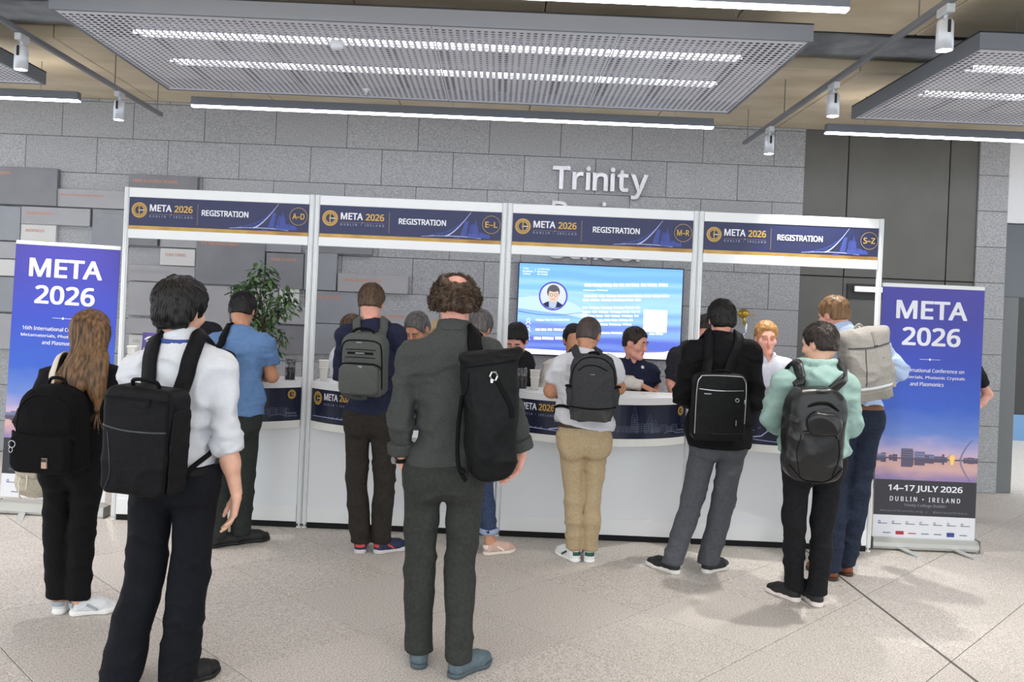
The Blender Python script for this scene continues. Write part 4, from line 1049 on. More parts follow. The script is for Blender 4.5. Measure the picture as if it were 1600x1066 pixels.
def hug(V, F, N, up, n, L, r, flow, seed, wild, tip):
    """locks that run along the cap instead of leaving it"""
    rg = np.random.default_rng(seed); bv = BVHTree.FromPolygons(V.tolist(), F.tolist()); Vu, Nu = V[up], N[up]; idx = rg.integers(0, len(Vu), n); P0, N0 = Vu[idx], Nu[idx]
    D = flow(P0) + rg.normal(0, wild, P0.shape) * .6; ln = L * rg.uniform(.6, 1.3, n); vs, fs = [], []; S_ = 5
    for i in range(n):
        p = Vector(P0[i]); nn = Vector(N0[i]); dd = Vector(D[i]); pts = []; nr = []
        for k in range(S_):
            pts.append(p + nn * (.001 + tip * (k / (S_ - 1)) ** 2)); nr.append(nn); g = (dd - nn * dd.dot(nn))
            if g.length < 1e-4: g = Vector((.3, -1, 0))
            q = p + g.normalized() * ln[i] / (S_ - 1); loc, n2, _, _ = bv.find_nearest(q); 
            if loc is None: break
            off = q - loc; on = off.length < .035; p = loc if on else q; nn = n2 if on and n2.dot(nn) > -.2 else nn; fl = flow(np.array([p[:]]))[0]; dd = dd * .6 + Vector(fl) * .4
        m = len(pts); b = len(vs)
        for k in range(m):
            t = (pts[min(k + 1, m - 1)] - pts[max(k - 1, 0)]).normalized(); sdv = t.cross(nr[k]); w = r * (1, 1.05, .9, .6, .1)[k]
            vs += [pts[k] - sdv * w, pts[k] + nr[k] * w * .55, pts[k] + sdv * w]
        for k in range(m - 1):
            for a_, b_ in ((0, 1), (1, 2)): fs.append((b + k * 3 + a_, b + k * 3 + b_, b + k * 3 + 3 + b_, b + k * 3 + 3 + a_))
    return np.array([v[:] for v in vs]), np.array(fs)

def make_hair(e, H, sc, st, base, seed):
    C, f, u, s = H; ax = (s, f, u); q = lambda a, b, c: C + (s * a + f * b + u * c) * sc
    th = st.get('th', .014) * .8; lo, hi = C - .24, C + .24
    if st['kind'] == 'long': lo = lo - np.array([.05, .05, .40])
    sd = SDF(lo, hi, st.get('vox', .0085))
    sd.put(ell(q(0, -.014, .030 + th * .35), ax, (.079 * sc + th, .099 * sc + th, .090 * sc + th)), .01)
    sd.put(ell(q(0, -.05, -.03), ax, (.066 * sc + th, .050 * sc + th, .062 * sc + th * .5)), .03)
    top = st.get('front', .062); nape = st.get('nape', -.056)
    def cutf(X, Y, Z):
        px, py, pz = X - C[0], Y - C[1], Z - C[2]
        fc = (px * f[0] + py * f[1] + pz * f[2]) / sc; uc = (px * u[0] + py * u[1] + pz * u[2]) / sc; scd = np.abs(px * s[0] + py * s[1] + pz * s[2]) / sc
        lowb = np.interp(fc, [-.12, -.04, -.012, .018, .03, .06, .085, .12], [nape, nape + .005, .0, .012, -.03, .045, top, top + .03])
        return (lowb - uc) * sc * .7
    if st['kind'] != 'long': sd.cut(cutf)
    if st['kind'] == 'curly':       # ring of curls round a bald crown
        for k in range(11):
            a = math.radians(-100 + 20 * k) - math.pi / 2
            sd.put(ell(q(.085 * math.cos(a), .085 * math.sin(a) - .02, -.012 + .016 * math.sin(k * 2.3)), ax, (.036, .036, .062)), .02)
        sd.put(ell(q(.012, -.055, .122), ax, (.062 * sc, .085 * sc, .050 * sc)), .012, True); sd.cut(cutf)
    if st['kind'] == 'long':
        E0 = st['ends']
        for a, b, r0, r1 in E0: sd.put(cone(V3(a), V3(b), r0, r1, (f, 1.5)), .035)
        def face(X, Y, Z):
            px, py, pz = X - C[0], Y - C[1], Z - C[2]
            fc = (px * f[0] + py * f[1] + pz * f[2]) / sc; uc = (px * u[0] + py * u[1] + pz * u[2]) / sc
            return (fc - np.interp(uc, [-.5, -.1, .05, .09, .12], [.03, .035, .04, .09, .2])) * sc
        sd.cut(face)
    V, F = sd.mesh()
    if not len(V): return
    N = vnormals(V, F); rg = np.random.default_rng(seed)
    if st['kind'] == 'long':
        w = vnoise(np.stack([(V - C) @ s * 38, (V - C) @ f * 38, (V - C) @ u * 3.5], 1), seed); V = V + N * ((w - .5) * .016)[:, None]
        flow = lambda p: -np.array([0, 0, 1.0]) + 0 * p
    else:
        V = V + N * ((vnoise(V * st.get('nf', 55), seed) - .5) * st.get('na', .008))[:, None]
        crown = C - f * .05 * sc + u * .12 * sc
        if st['kind'] == 'curly': flow = lambda p: (p - C)
        else:
            def flow(p):
                d = p - crown; return d / (np.linalg.norm(d, axis=1, keepdims=True) + 1e-6) - u * .8 * (1 - np.clip((p - C) @ u / .09, 0, 1))[:, None] + f * st.get('fw', .0)
    n = int(st.get('n', 500) * (1.6 if st['kind'] == 'short' else 1))
    if n:
        up = (N[:, 2] > -.75) & (((V - C) @ u > -.03) | (st['kind'] != 'short'))
        if st['kind'] == 'curly': up &= ((V - C) @ unit(u * .86 - f * .40 + s * .10)) < .104
        T, TF = (hug(V, F, N, up, n, st.get('L', .028) * 1.1, st.get('r', .0045) * (.62 if st['kind'] == 'short' else 1), flow, seed, st.get('wild', .3), st.get('tip', .004)) if st['kind'] != 'curly' else tufts(V[up], N[up], C, u, f, n, st.get('L', .028) * (1 if st['kind'] != 'short' else .65), st.get('r', .0045), flow, seed, st.get('lift', .06), st.get('wild', .3)))
        F = np.concatenate([F, TF + len(V)]); V = np.concatenate([V, T])
    link('hair', fastmesh(V - base, F), st['mat'], e)

def make_shoe(e, style, heel, yaw, L, base):
    key = (style, round(L, 2))
    up, so = MATS['shoe_' + style], MATS['sole_' + style]
    if key not in SHOES:
        q = L / .29; sd = SDF((-.08, -.05, -.02), (.08, L + .05, .15), .0062)
        sd.put(cone((0, .042, .042), (0, .05, .075), .036 * q, .037 * q), .02); sd.put(cone((0, .05, .04), (.004, .19 * q, .036), .037 * q, .042 * q), .02)
        sd.put(cone((0, .07, .075), (.004, .17 * q, .045), .034 * q, .036 * q), .03); sd.put(cone((.004, .19 * q, .034), (0, L - .045, .028), .042 * q, .034 * q), .02)
        sd.put(ell((0, .058, .125), ((1, 0, 0), (0, 1, 0), (0, 0, 1)), (.03, .038, .03)), .01, True)
        sd.cut(lambda X, Y, Z: .022 - Z + 0 * X + 0 * Y); V, F = sd.mesh()
        V = V + vnormals(V, F) * ((vnoise(V * 60, 3) - .5) * .003)[:, None]
        a = fastmesh(V, F); a.materials.append(up)
        hs = .032 if style in ('white_runner', 'black_knit', 'navy_red', 'black_white') else .024
        sd = SDF((-.08, -.05, -.02), (.08, L + .05, .07), .0062)
        sd.put(cone((0, .04, .016), (0, .12, .016), .041 * q, .036 * q), .02); sd.put(cone((0, .12, .016), (.006, .2 * q, .016), .036 * q, .047 * q), .02); sd.put(cone((.006, .2 * q, .016), (0, L - .043, .02), .047 * q, .038 * q), .02)
        sd.cut(lambda X, Y, Z: np.maximum(Z - hs, .001 - Z) + 0 * X + 0 * Y); V, F = sd.mesh(); b = fastmesh(V, F, False); b.materials.append(so)
        q2 = MB()
        for k in range(4):
            y = (.105 + .022 * k) * q; z = .094 - .0135 * k; q2.tube([(-.024, y - .004, z - .012), (0, y + .004, z + .0015), (.024, y - .004, z - .012)], .0028, 5)
        c = mesh(q2.v, q2.f); c.materials.append(MATS.get('lace_' + style, so)); SHOES[key] = (a, b, c)
    a, b, c = SHOES[key]
    o = link('shoe', a, None, e, Vector(heel) - base, (0, 0, yaw)); link('sole', b, None, o)
    if style in HEEL:
        if 'h' + style not in SHOES:
            q3 = MB(); pts = [Vector((.0375 * math.cos(t), .042 + .0375 * math.sin(t), .060)) for t in [math.pi * (1.2 + .6 * n / 8) for n in range(9)]]
            q3.ribbon(pts, [Vector((p.x, p.y - .042, 0)).normalized() for p in pts], .026, .003)
            for sg in (-1, 1): q3.ribbon([Vector((sg * .040, .085, .062)), Vector((sg * .0435, .115, .045)), Vector((sg * .0445, .14, .03))], [Vector((sg, 0, .35)).normalized()] * 3, .014, .003)
            m3 = mesh(q3.v, q3.f); m3.materials.append(mat('accent_' + style, HEEL[style], .6)); SHOES['h' + style] = m3
        link('heel_tab', SHOES['h' + style], None, o)['kind'] = 'stuff'
    if style not in ('slip_grey', 'pink_slip', 'black_dress'): link('laces', c, None, o)['kind'] = 'stuff'
SHOES = {}
HEEL = dict(white_court=(36, 84, 66), navy_red=(206, 72, 70), white_runner=(158, 166, 172), pink_slip=(236, 226, 214))
for nm, u, s, l in (('white_runner', (226, 228, 230), (240, 240, 238), (214, 216, 220)), ('black_dress', (22, 22, 24), (14, 14, 14), None), ('black_work', (30, 31, 32), (22, 22, 22), (20, 20, 20)), ('navy_red', (34, 42, 78), (206, 206, 206), (214, 74, 70)),
                    ('slip_grey', (92, 108, 116), (74, 86, 94), None), ('pink_slip', (216, 180, 166), (232, 224, 212), None), ('white_court', (238, 240, 240), (240, 240, 238), (228, 230, 230)), ('black_white', (24, 26, 32), (222, 220, 214), (30, 30, 34)), ('black_knit', (26, 26, 28), (226, 216, 212), (30, 30, 32)), ('brown', (132, 72, 40), (66, 42, 30), (84, 48, 30))):
    mat('shoe_' + nm, u, 0.6, 0, tuple(max(x - 12, 0) for x in u), 50, bump=.12, bscale=220); mat('sole_' + nm, s, 0.6)
    if l: mat('lace_' + nm, l, 0.7)

def torso_frame(J, fw):
    J['up'] = unit(J['neck'] - J['pelvis']); s = unit(J['shR'] - J['shL']); s = unit(s - J['up'] * (s @ J['up']) * .6)
    f = np.cross(J['up'], s); f = f if f @ fw > 0 else -f
    J['side'], J['fwd'] = s, unit(f); J['up'] = unit(np.cross(s, J['fwd'])) * (1 if np.cross(s, J['fwd'])[2] > 0 else -1)
    J['hside'] = unit(J['hipR'] - J['hipL']); J['hup'] = np.array([0, 0, 1.0]); J['hipw'] = np.linalg.norm(J['hipR'] - J['hipL']) / 2; J['shw'] = np.linalg.norm(J['shR'] - J['shL']) / 2

def person(label, Y, S, J, head=None, facing=1, feet=None, top=None, legs=None, hair=None, sk='fair', bw=1.0, hands=(), shoes=None, fat=1.0, extra=None, shoeL=None, group=None, seed=1, neckr=.056, jaw=1.0):
    """J: joints as (px, py, dy) in the photograph at depth Y+dy; L / R are picture sides"""
    fw = np.array([0, float(facing), 0]); j = {}
    for k_, v in J.items(): j[k_] = V3(P(v[0], v[1], Y + (v[2] if len(v) > 2 else 0)))
    J = j; k = S / 1.78
    mid = J['neck']
    if 'shL' not in J:
        for e, sg in (('L', -1), ('R', 1)): J['sh' + e] = J['neck'] + np.array([sg * .185 * k * bw, 0, -.055 * k])
    if 'hipL' not in J:
        c = np.array([J['neck'][0], Y, .525 * S])
        for e, sg in (('L', -1), ('R', 1)): J['hip' + e] = c + np.array([sg * .085 * k, 0, 0])
    J['pelvis'] = (J['hipL'] + J['hipR']) / 2
    for e, sg in (('L', -1), ('R', 1)):
        if 'el' + e not in J: J['el' + e] = J['sh' + e] + np.array([sg * .05, .02 * facing, -.30 * k])
        if 'wr' + e not in J: J['wr' + e] = J['el' + e] + np.array([-sg * .05, .20 * facing, -.12 * k])
    FT = []
    for n, e in enumerate('LR'):
        if feet:
            hp = G(feet[n][0], feet[n][1]) if len(feet[n]) == 3 else Vector((feet[n][3], feet[n][4], 0)); yaw = math.radians(feet[n][2])   # yaw 0 = pointing away, positive turns left
        else:
            hp = Vector((J['hip' + e][0] + (.03 if e == 'R' else -.03), Y - .09 * facing, 0)); yaw = 0 if facing > 0 else math.pi
        d = np.array([-math.sin(yaw), math.cos(yaw), 0]); J['an' + e] = V3(hp) + d * .055 * k + np.array([0, 0, .085 * k]); FT.append((hp, yaw))
        if 'kn' + e not in J: J['kn' + e] = lerp(J['hip' + e], J['an' + e], .49) + fw * .02
    torso_frame(J, fw)
    hx, hy, hdy = head['at']; C = V3(P(hx, hy, Y + hdy)); yaw, pit, rol = [math.radians(head.get(q, 0)) for q in ('yaw', 'pitch', 'roll')]   # yaw + turns to picture right, pitch + looks down
    f = np.array([math.sin(yaw), math.cos(yaw) * facing, 0]); u = np.array([0, 0, 1.0]); f, u = unit(f * math.cos(pit) - u * math.sin(pit)), unit(u * math.cos(pit) + f * math.sin(pit))
    s = np.cross(f, u) if facing > 0 else np.cross(u, f); u2 = unit(u + s * math.sin(rol)); s = np.cross(f, u2) * (1 if facing > 0 else -1)
    H = (C, f, u2, s); hs = head.get('sc', 1.0) * (.93 + .07 * k)
    e = empty('person', ((J['anL'][0] + J['anR'][0]) / 2, (J['anL'][1] + J['anR'][1]) / 2, 0), label, 'person', group)
    base = V3(e.location)
    # ---- body: one continuous surface
    pts = [J[q] for q in ('neck', 'shL', 'shR', 'elL', 'elR', 'wrL', 'wrR', 'hipL', 'hipR', 'knL', 'knR', 'anL', 'anR')] + [C, J['anL'] - [0, 0, .1]]
    lo, hi = bounds(pts, .16); lo[2] = max(lo[2], .0); fx = [(C[0] - .1, C[0] + .1, .0075)]; fy = [(C[1] - .125, C[1] + .125, .0075)]; fz = [(C[2] - .14, C[2] + .13, .0075)]
    if head.get('fine'): fx, fy, fz = [(C[0] - .1, C[0] + .1, .0048)], [(C[1] - .13, C[1] + .13, .0048)], [(C[2] - .14, C[2] + .07, .0048)]
    for hd in hands:
        w = J['wr' + hd[0]]; tip = w + unit(hd[1]) * .18 * k; a, b = np.minimum(w, tip) - .05, np.maximum(w, tip) + .05
        fx.append((a[0], b[0], .0046)); fy.append((a[1], b[1], .0046)); fz.append((a[2], b[2], .0046))
    sd = SDF(lo, hi, .0145, fx, fy, fz)
    torso_prims(sd, J, -.008, bw); nb = J['neck']
    hb = C - u2 * .055 * hs - f * .022 * hs
    sd.put(cone(nb - J['up'] * .03, hb, neckr * k * 1.08, neckr * k), .03)
    main = sd
    for a in 'LR':
        sd = main.blank(); arm_prims(sd, J, a, -.004, 1.0, fat=fat * k)
        for hd in hands:
            if hd[0] == a: hand_prims(sd, J['wr' + a], hd[1], hd[2], hd[3], k, hd[4])
        if a not in {h_[0] for h_ in hands}:     # hands the photograph hides stay at the resolution of the body
            dd = unit(J['wr' + a] - J['el' + a]); sdv = unit(np.cross(dd, [0, 0, 1.0]) + 1e-6); hand_prims(sd, J['wr' + a], dd, unit(np.cross(dd, sdv)), sdv, k * 1.05, .5)
        zs_ = J['sh' + a][2]; main.merge(sd, .004, .035, zs_ - .22, zs_ - .08); sd = main.blank()
        hp, kn, an = J['hip' + a], J['kn' + a], J['an' + a]
        sd.put(cone(hp, kn, .078 * k, .050 * k), .03); sd.put(cone(kn, lerp(kn, an, .35) - fw * .015, .048 * k, .05 * k), .03); sd.put(cone(lerp(kn, an, .3) - fw * .012, an, .049 * k, .035 * k), .03)
        sd.put(cone(an, an + np.array([-math.sin(FT['LR'.index(a)][1]), math.cos(FT['LR'.index(a)][1]), 0]) * .12 * k - np.array([0, 0, .045 * k]), .034 * k, .028 * k), .03)
        zh = J['hip' + a][2]; main.merge(sd, .003, .03, zh - .14, zh - .04)
    sd = main
    head_prims(sd, H, hs, head.get('fine', False) or head.get('face', False), jaw)
    V, F = sd.mesh(); link('body', fastmesh(V - base, F), MATS['skin_' + sk], e)
    if head.get('fine'):
        q = lambda a, b, c: C + (s * a + f * b + u2 * c) * hs - base
        for sg in (-1, 1):
            ey = MB(); cc = q(.032 * sg, .0815, -.002); rr = .0098 * hs
            vs, fs = [], []
            for i in range(9):
                for jn in range(12):
                    t, ph = math.pi * i / 8, 2 * math.pi * jn / 12; vs.append(cc + (f * math.cos(t) + s * math.sin(t) * math.cos(ph) + u2 * math.sin(t) * math.sin(ph)) * rr)
            for i in range(8):
                for jn in range(12): fs.append((i * 12 + jn, i * 12 + (jn + 1) % 12, (i + 1) * 12 + (jn + 1) % 12, (i + 1) * 12 + jn))
            eo = link('eye', mesh(vs, fs, True), mat('eye_white', (196, 186, 178), .25), e)
            iv = [cc + f * rr * 1.04 + (s * math.cos(t) + u2 * math.sin(t)) * rr * .64 - f * .001 for t in [2 * math.pi * n / 12 for n in range(12)]]
            link('iris', mesh(iv, [tuple(range(12))]), mat('iris', (44, 44, 46), .2), eo)
            lid = [q(.032 * sg + .016 * t, .0915 - .006 * abs(t), .0035 + .003 * (1 - t * t)) for t in (-1, -.5, 0, .5, 1)]
            MB().tube(lid, [.001, .0036, .0042, .0036, .001], 6).build('eyelid', MATS['skin_' + sk], e, True)
            br = [q(.034 * sg + .022 * t * sg, .0955 - .012 * max(t, 0) ** 2, .0215 + .004 * (1 - t * t) - .004 * max(t, 0)) for t in (-1, -.5, 0, .5, 1)]
            MB().tube(br, [.002, .0042, .0045, .0036, .001], 6).build('eyebrow', head.get('brow', hair['mat']), e, True)
        lip = [q(.021 * t, .0925 - .007 * t * t, -.0705 + .0015 * abs(t)) for t in (-1, -.6, -.25, 0, .25, .6, 1)]; lip2 = [q(.018 * t, .0915 - .006 * t * t, -.0795) for t in (-1, -.5, 0, .5, 1)]
        MB().tube(lip, [.001, .0028, .0036, .003, .0036, .0028, .001], 6).tube(lip2, [.001, .0036, .0042, .0036, .001], 6).build('lips', mat('lips_' + sk, tuple(int(x * y) for x, y in zip((222, 130, 122), (1, .95, .95))), .45), e, True)
        if head.get('glasses'):
            g = MB()
            for sg in (-1, 1):
                g.tube([q(.034 * sg + .021 * math.cos(a), .106, -.003 + .017 * math.sin(a)) for a in [2 * math.pi * n / 14 for n in range(15)]], .0016, 6)
                g.tube([q(.055 * sg, .105, .003), q(.078 * sg, .06, .003), q(.08 * sg, -.005, -.0)], .0016, 6)
            g.tube([q(-.013, .107, .002), q(0, .110, .004), q(.013, .107, .002)], .0016, 6); g.build('glasses', mat('spectacle_metal', (170, 172, 176), .3, .8), e, True)
    # ---- clothes
    tops = None
    if top:
        inf = top.get('inf', .014); hem = top['hem']; lo2, hi2 = bounds([J[q] for q in ('neck', 'shL', 'shR', 'elL', 'elR', 'wrL', 'wrR', 'hipL', 'hipR')], .2); lo2[2] = hem - .08
        sd = SDF(lo2, hi2, top.get('vox', .0115)); torso_prims(sd, J, inf, bw, .04, chest=top.get('chest', 1.0))
        if top.get('loose'):
            z0 = hem + .02; c1 = J['pelvis'] + np.array([0, 0, 0]); c1[2] = z0
            sd.put(ell(lerp(J['pelvis'], J['neck'], .16), (J['side'], J['fwd'], J['up']), (J['hipw'] + .10 * bw + top['loose'], .115 * bw + top['loose'], .26)), .06)
        hs_ = top.get('hemslope', 0.0); hc = J['pelvis']
        sd.cut(lambda X, Y_, Z: (hem + hs_ * (X - hc[0]) - top.get('hemcurve', 0) * (1 - ((X - hc[0]) / .2) ** 2) - Z) + 0 * Y_)
        cl = top.get('collar', .012); nd = unit(hb - nb)
        sd.put(cone(nb - nd * .03, nb + nd * (.01 + cl), neckr * k * 1.12 + inf + top.get('colw', .006), neckr * k + inf + top.get('colw', .002)), .03, clip=[(nb + nd * (.004 + cl), nd)])
        for a in 'LR':
            s2 = sd.blank(); arm_prims(s2, J, a, inf * top.get('slv', 1.0), top.get('sleeve' + a, top.get('sleeve', 1.0)), fat=fat * k); zs_ = J['sh' + a][2]; sd.merge(s2, .006, .04, zs_ - .24, zs_ - .10)
        if top.get('hood'):      # hood lying in rolls round the neck and down the back
            S_, F_, U_ = J['side'], J['fwd'], J['up']
            for R1, R2, dz, rr, tilt in ((.100, .094, .046, .026, -.014), (.130, .120, .004, .033, -.03)):
                ringp = [nb + S_ * R1 * math.cos(t) + F_ * (R2 * math.sin(t) + .004) + U_ * (dz + tilt * math.sin(t) * -1 - .02 * max(math.sin(t), 0)) for t in [2 * math.pi * n / 18 for n in range(19)]]
                for p0, p1 in zip(ringp, ringp[1:]): sd.put(cone(p0, p1, rr, rr), .006)
            sd.put(ell(nb - F_ * .128 - U_ * .065, (S_, F_, U_), (.118, .050, .082)), .012); sd.put(cone(nb - F_ * .155 - U_ * .02 - S_ * .08, nb - F_ * .175 - U_ * .075, .016, .018), .014); sd.put(cone(nb - F_ * .155 - U_ * .02 + S_ * .08, nb - F_ * .175 - U_ * .075, .016, .018), .014)
        if top.get('vneck'):
            wedge = cone(nb + nd * .05 + J['fwd'] * .06, nb - J['up'] * top['vneck'] + J['fwd'] * .125, .034, .004); sd.put(wedge, .005, True)
        nt = nb + nd * (.012 + cl); sd.put((lambda X, Y_, Z: np.sqrt((X - nt[0]) ** 2 + (Y_ - nt[1]) ** 2 + (Z - nt[2]) ** 2) - neckr * k * 1.0, nt - .07, nt + .07), .004, True)
        V, F = sd.mesh(); sp = [(J['elL'], .13, 1.2), (J['elR'], .13, 1.2), (lerp(J['shL'], J['neck'], .2) - [0, 0, .1], .12, .6), (lerp(J['shR'], J['neck'], .2) - [0, 0, .1], .12, .6), ((J['pelvis'] + [0, 0, .12]), .2, .8)]
        V = wrinkle(V, F, top.get('wr', .011), seed, top.get('wf', (7, 7, 13)), sp); V = smooth(V, F, 1)
        link(top['name'], fastmesh(V - base, F), top['mat'], e); tops = (V, F)
        for a in top.get('cuffs', ''):
            c = lerp(J['el' + a], J['wr' + a], (top.get('sleeve' + a, top.get('sleeve', 1.0)) - .5) * 2); d = unit(J['wr' + a] - J['el' + a]); q = SDF(c - .11, c + .11, .007)
            q.put(cone(c - d * .03, c + d * .022, .047 * fat + inf * 1.2, .046 * fat + inf * 1.1), .01, clip=[(c + d * .018, d), (c - d * .035, -d)]); Vc, Fc = q.mesh(); Vc = wrinkle(Vc, Fc, .005, seed + 3)
            link('cuff', fastmesh(Vc - base, Fc), top['mat'], e)
        if top.get('shirtcollar'):
            q = SDF(nb - .15, nb + .16, .0075); t0 = nb + nd * .012
            q.put(cone(t0 - nd * .03, t0 + nd * .045, neckr * k + inf + .016, neckr * k + inf + .002), .01, clip=[(t0 + nd * .045, nd), (t0 - nd * .012, -nd)])
            for sg in (-1, 1): q.put(cone(t0 + nd * .028 + J['side'] * sg * .03 + J['fwd'] * .065, t0 - nd * .035 + J['side'] * sg * .045 + J['fwd'] * .088, .012, .008, (J['fwd'], 1.6)), .02)
            q.put(cone(t0 + nd * .0, t0 + nd * .12, neckr * k + .003, neckr * k + .003), .003, True)
            if top.get('vneck'): q.put(cone(nb + nd * .07 + J['fwd'] * .05, nb - J['up'] * .03 + J['fwd'] * .10, .034, .012), .003, True)
            Vc, Fc = q.mesh(); link('collar', fastmesh(Vc - base, Fc), top.get('colmat', top['mat']), e)
    if legs:
        r0, r1, r2 = legs.get('r', (.092, .068, .056)); hz = legs.get('hem', .05); wz = legs['waist']; inf = .012
        lo2, hi2 = bounds([J[q] for q in ('hipL', 'hipR', 'knL', 'knR', 'anL', 'anR')], .2); lo2[2] = hz - .05; hi2[2] = wz + .06
        sd = SDF(lo2, hi2, legs.get('vox', .0125)); pelvis_prims(sd, J, inf + legs.get('hipinf', 0), bw)
        for a in 'LR':
            hp, kn, an = J['hip' + a], J['kn' + a], J['an' + a].copy(); lw = an + (an - kn) * .25
            s2 = sd.blank(); s2.put(cone(hp, kn, r0 * k, r1 * k), .02); s2.put(cone(kn, lerp(kn, an, .4) - fw * .012, r1 * k, lerp(r1, r2, .35) * k), .015); s2.put(cone(lerp(kn, an, .35) - fw * .01, lw, lerp(r1, r2, .35) * k, r2 * k), .015)
            sd.merge(s2, .004, .05, hp[2] - .17, hp[2] - .06)
        sd.cut(lambda X, Y_, Z: np.maximum(Z - wz, hz - Z) + 0 * X + 0 * Y_); V, F = sd.mesh()
        sp = [(J['kn' + a], .14, .9) for a in 'LR'] + [(J['an' + a] + [0, 0, .06], .12, 1.5) for a in 'LR'] + [(J['pelvis'] - [0, 0, .1], .13, .7)]
        V = wrinkle(V, F, legs.get('wr', .007), seed + 9, legs.get('wf', (5, 5, 11)), sp); V[:, 2] = np.clip(V[:, 2], hz - .004, wz + .004); V = smooth(V, F, 1)
        tr = link(legs.get('name', 'trousers'), fastmesh(V - base, F), legs['mat'], e)
        sd = MB()
        for sg in (-1, 1):      # back pocket welts, laid on the cloth
            if legs.get('pockets', True):
                bv = BVHTree.FromPolygons(V.tolist(), F.tolist()) if sg == -1 else bv; pl, nl = [], []
                for t in range(7):
                    c = J['pelvis'] + J['hside'] * (sg * .075 + (t - 3) * .018) - fw * .3 + np.array([0, 0, .035 - .004 * abs(t - 3)]); hit = bv.ray_cast(Vector(c), Vector(fw))
                    if hit[0]: pl.append(hit[0] - Vector(base)); nl.append(hit[1])
                if len(pl) > 3: sd.ribbon(pl, nl, .007, .0025)
        if sd.v: sd.build('pocket_welts', legs['mat'], e)
        if legs.get('belt'):
            sd = SDF(lo2, hi2 + .06, .009); torso_prims(sd, J, inf + legs.get('beltinf', .008), bw); zc = wz - .02
            lowb, hib = zc - .02, zc + .02; sd.cut(lambda X, Y_, Z: np.maximum(Z - hib, lowb - Z) + 0 * X + 0 * Y_); V, F = sd.mesh(); link('belt', fastmesh(V - base, F), legs['belt'], e)
    if shoes:
        for n, (hp, yaw) in enumerate(FT): make_shoe(e, shoes, hp, yaw, .285 * k, Vector(base))
    if hair and hair['kind'] != 'none': make_hair(e, H, hs, hair, base, seed)
    return dict(e=e, J=J, H=H, base=base, top=tops, k=k, hs=hs, fw=fw, Y=Y)

# ------------------------------------------------------------------ backpacks
def rbox(w, d, h, rt, rb, taper=0.0, edge=.03, bulge=0.02):
    """bag body: rounded outline in x-z (top radius rt, bottom radius rb), bulging front and back; origin at the centre"""
    def f(X, Y, Z):
        hw = w / 2 * (1 - taper * np.clip(Z / (h / 2), -1, 1)); r = np.where(Z > 0, rt, rb)
        qx, qz = np.abs(X) - hw + r, np.abs(Z) - h / 2 + r
        d2 = np.minimum(np.maximum(qx, qz), 0) + np.sqrt(np.maximum(qx, 0) ** 2 + np.maximum(qz, 0) ** 2) - r
        dy = np.abs(Y) - d / 2 - bulge * (1 - np.clip(np.abs(X) / (w / 2), 0, 1) ** 2) * (1 - np.clip(np.abs(Z) / (h / 2), 0, 1) ** 2)
        a, b = d2 + edge, dy + edge
        return np.minimum(np.maximum(a, b), 0) + np.sqrt(np.maximum(a, 0) ** 2 + np.maximum(b, 0) ** 2) - edge
    return f, np.array([-w / 2 * (1 + abs(taper)), -d / 2 - bulge, -h / 2]), np.array([w / 2 * (1 + abs(taper)), d / 2 + bulge, h / 2])

def shift(prim, c):
    f, lo, hi = prim; c = np.array(c, float)
    return (lambda X, Y, Z: f(X - c[0], Y - c[1], Z - c[2])), lo + c, hi + c

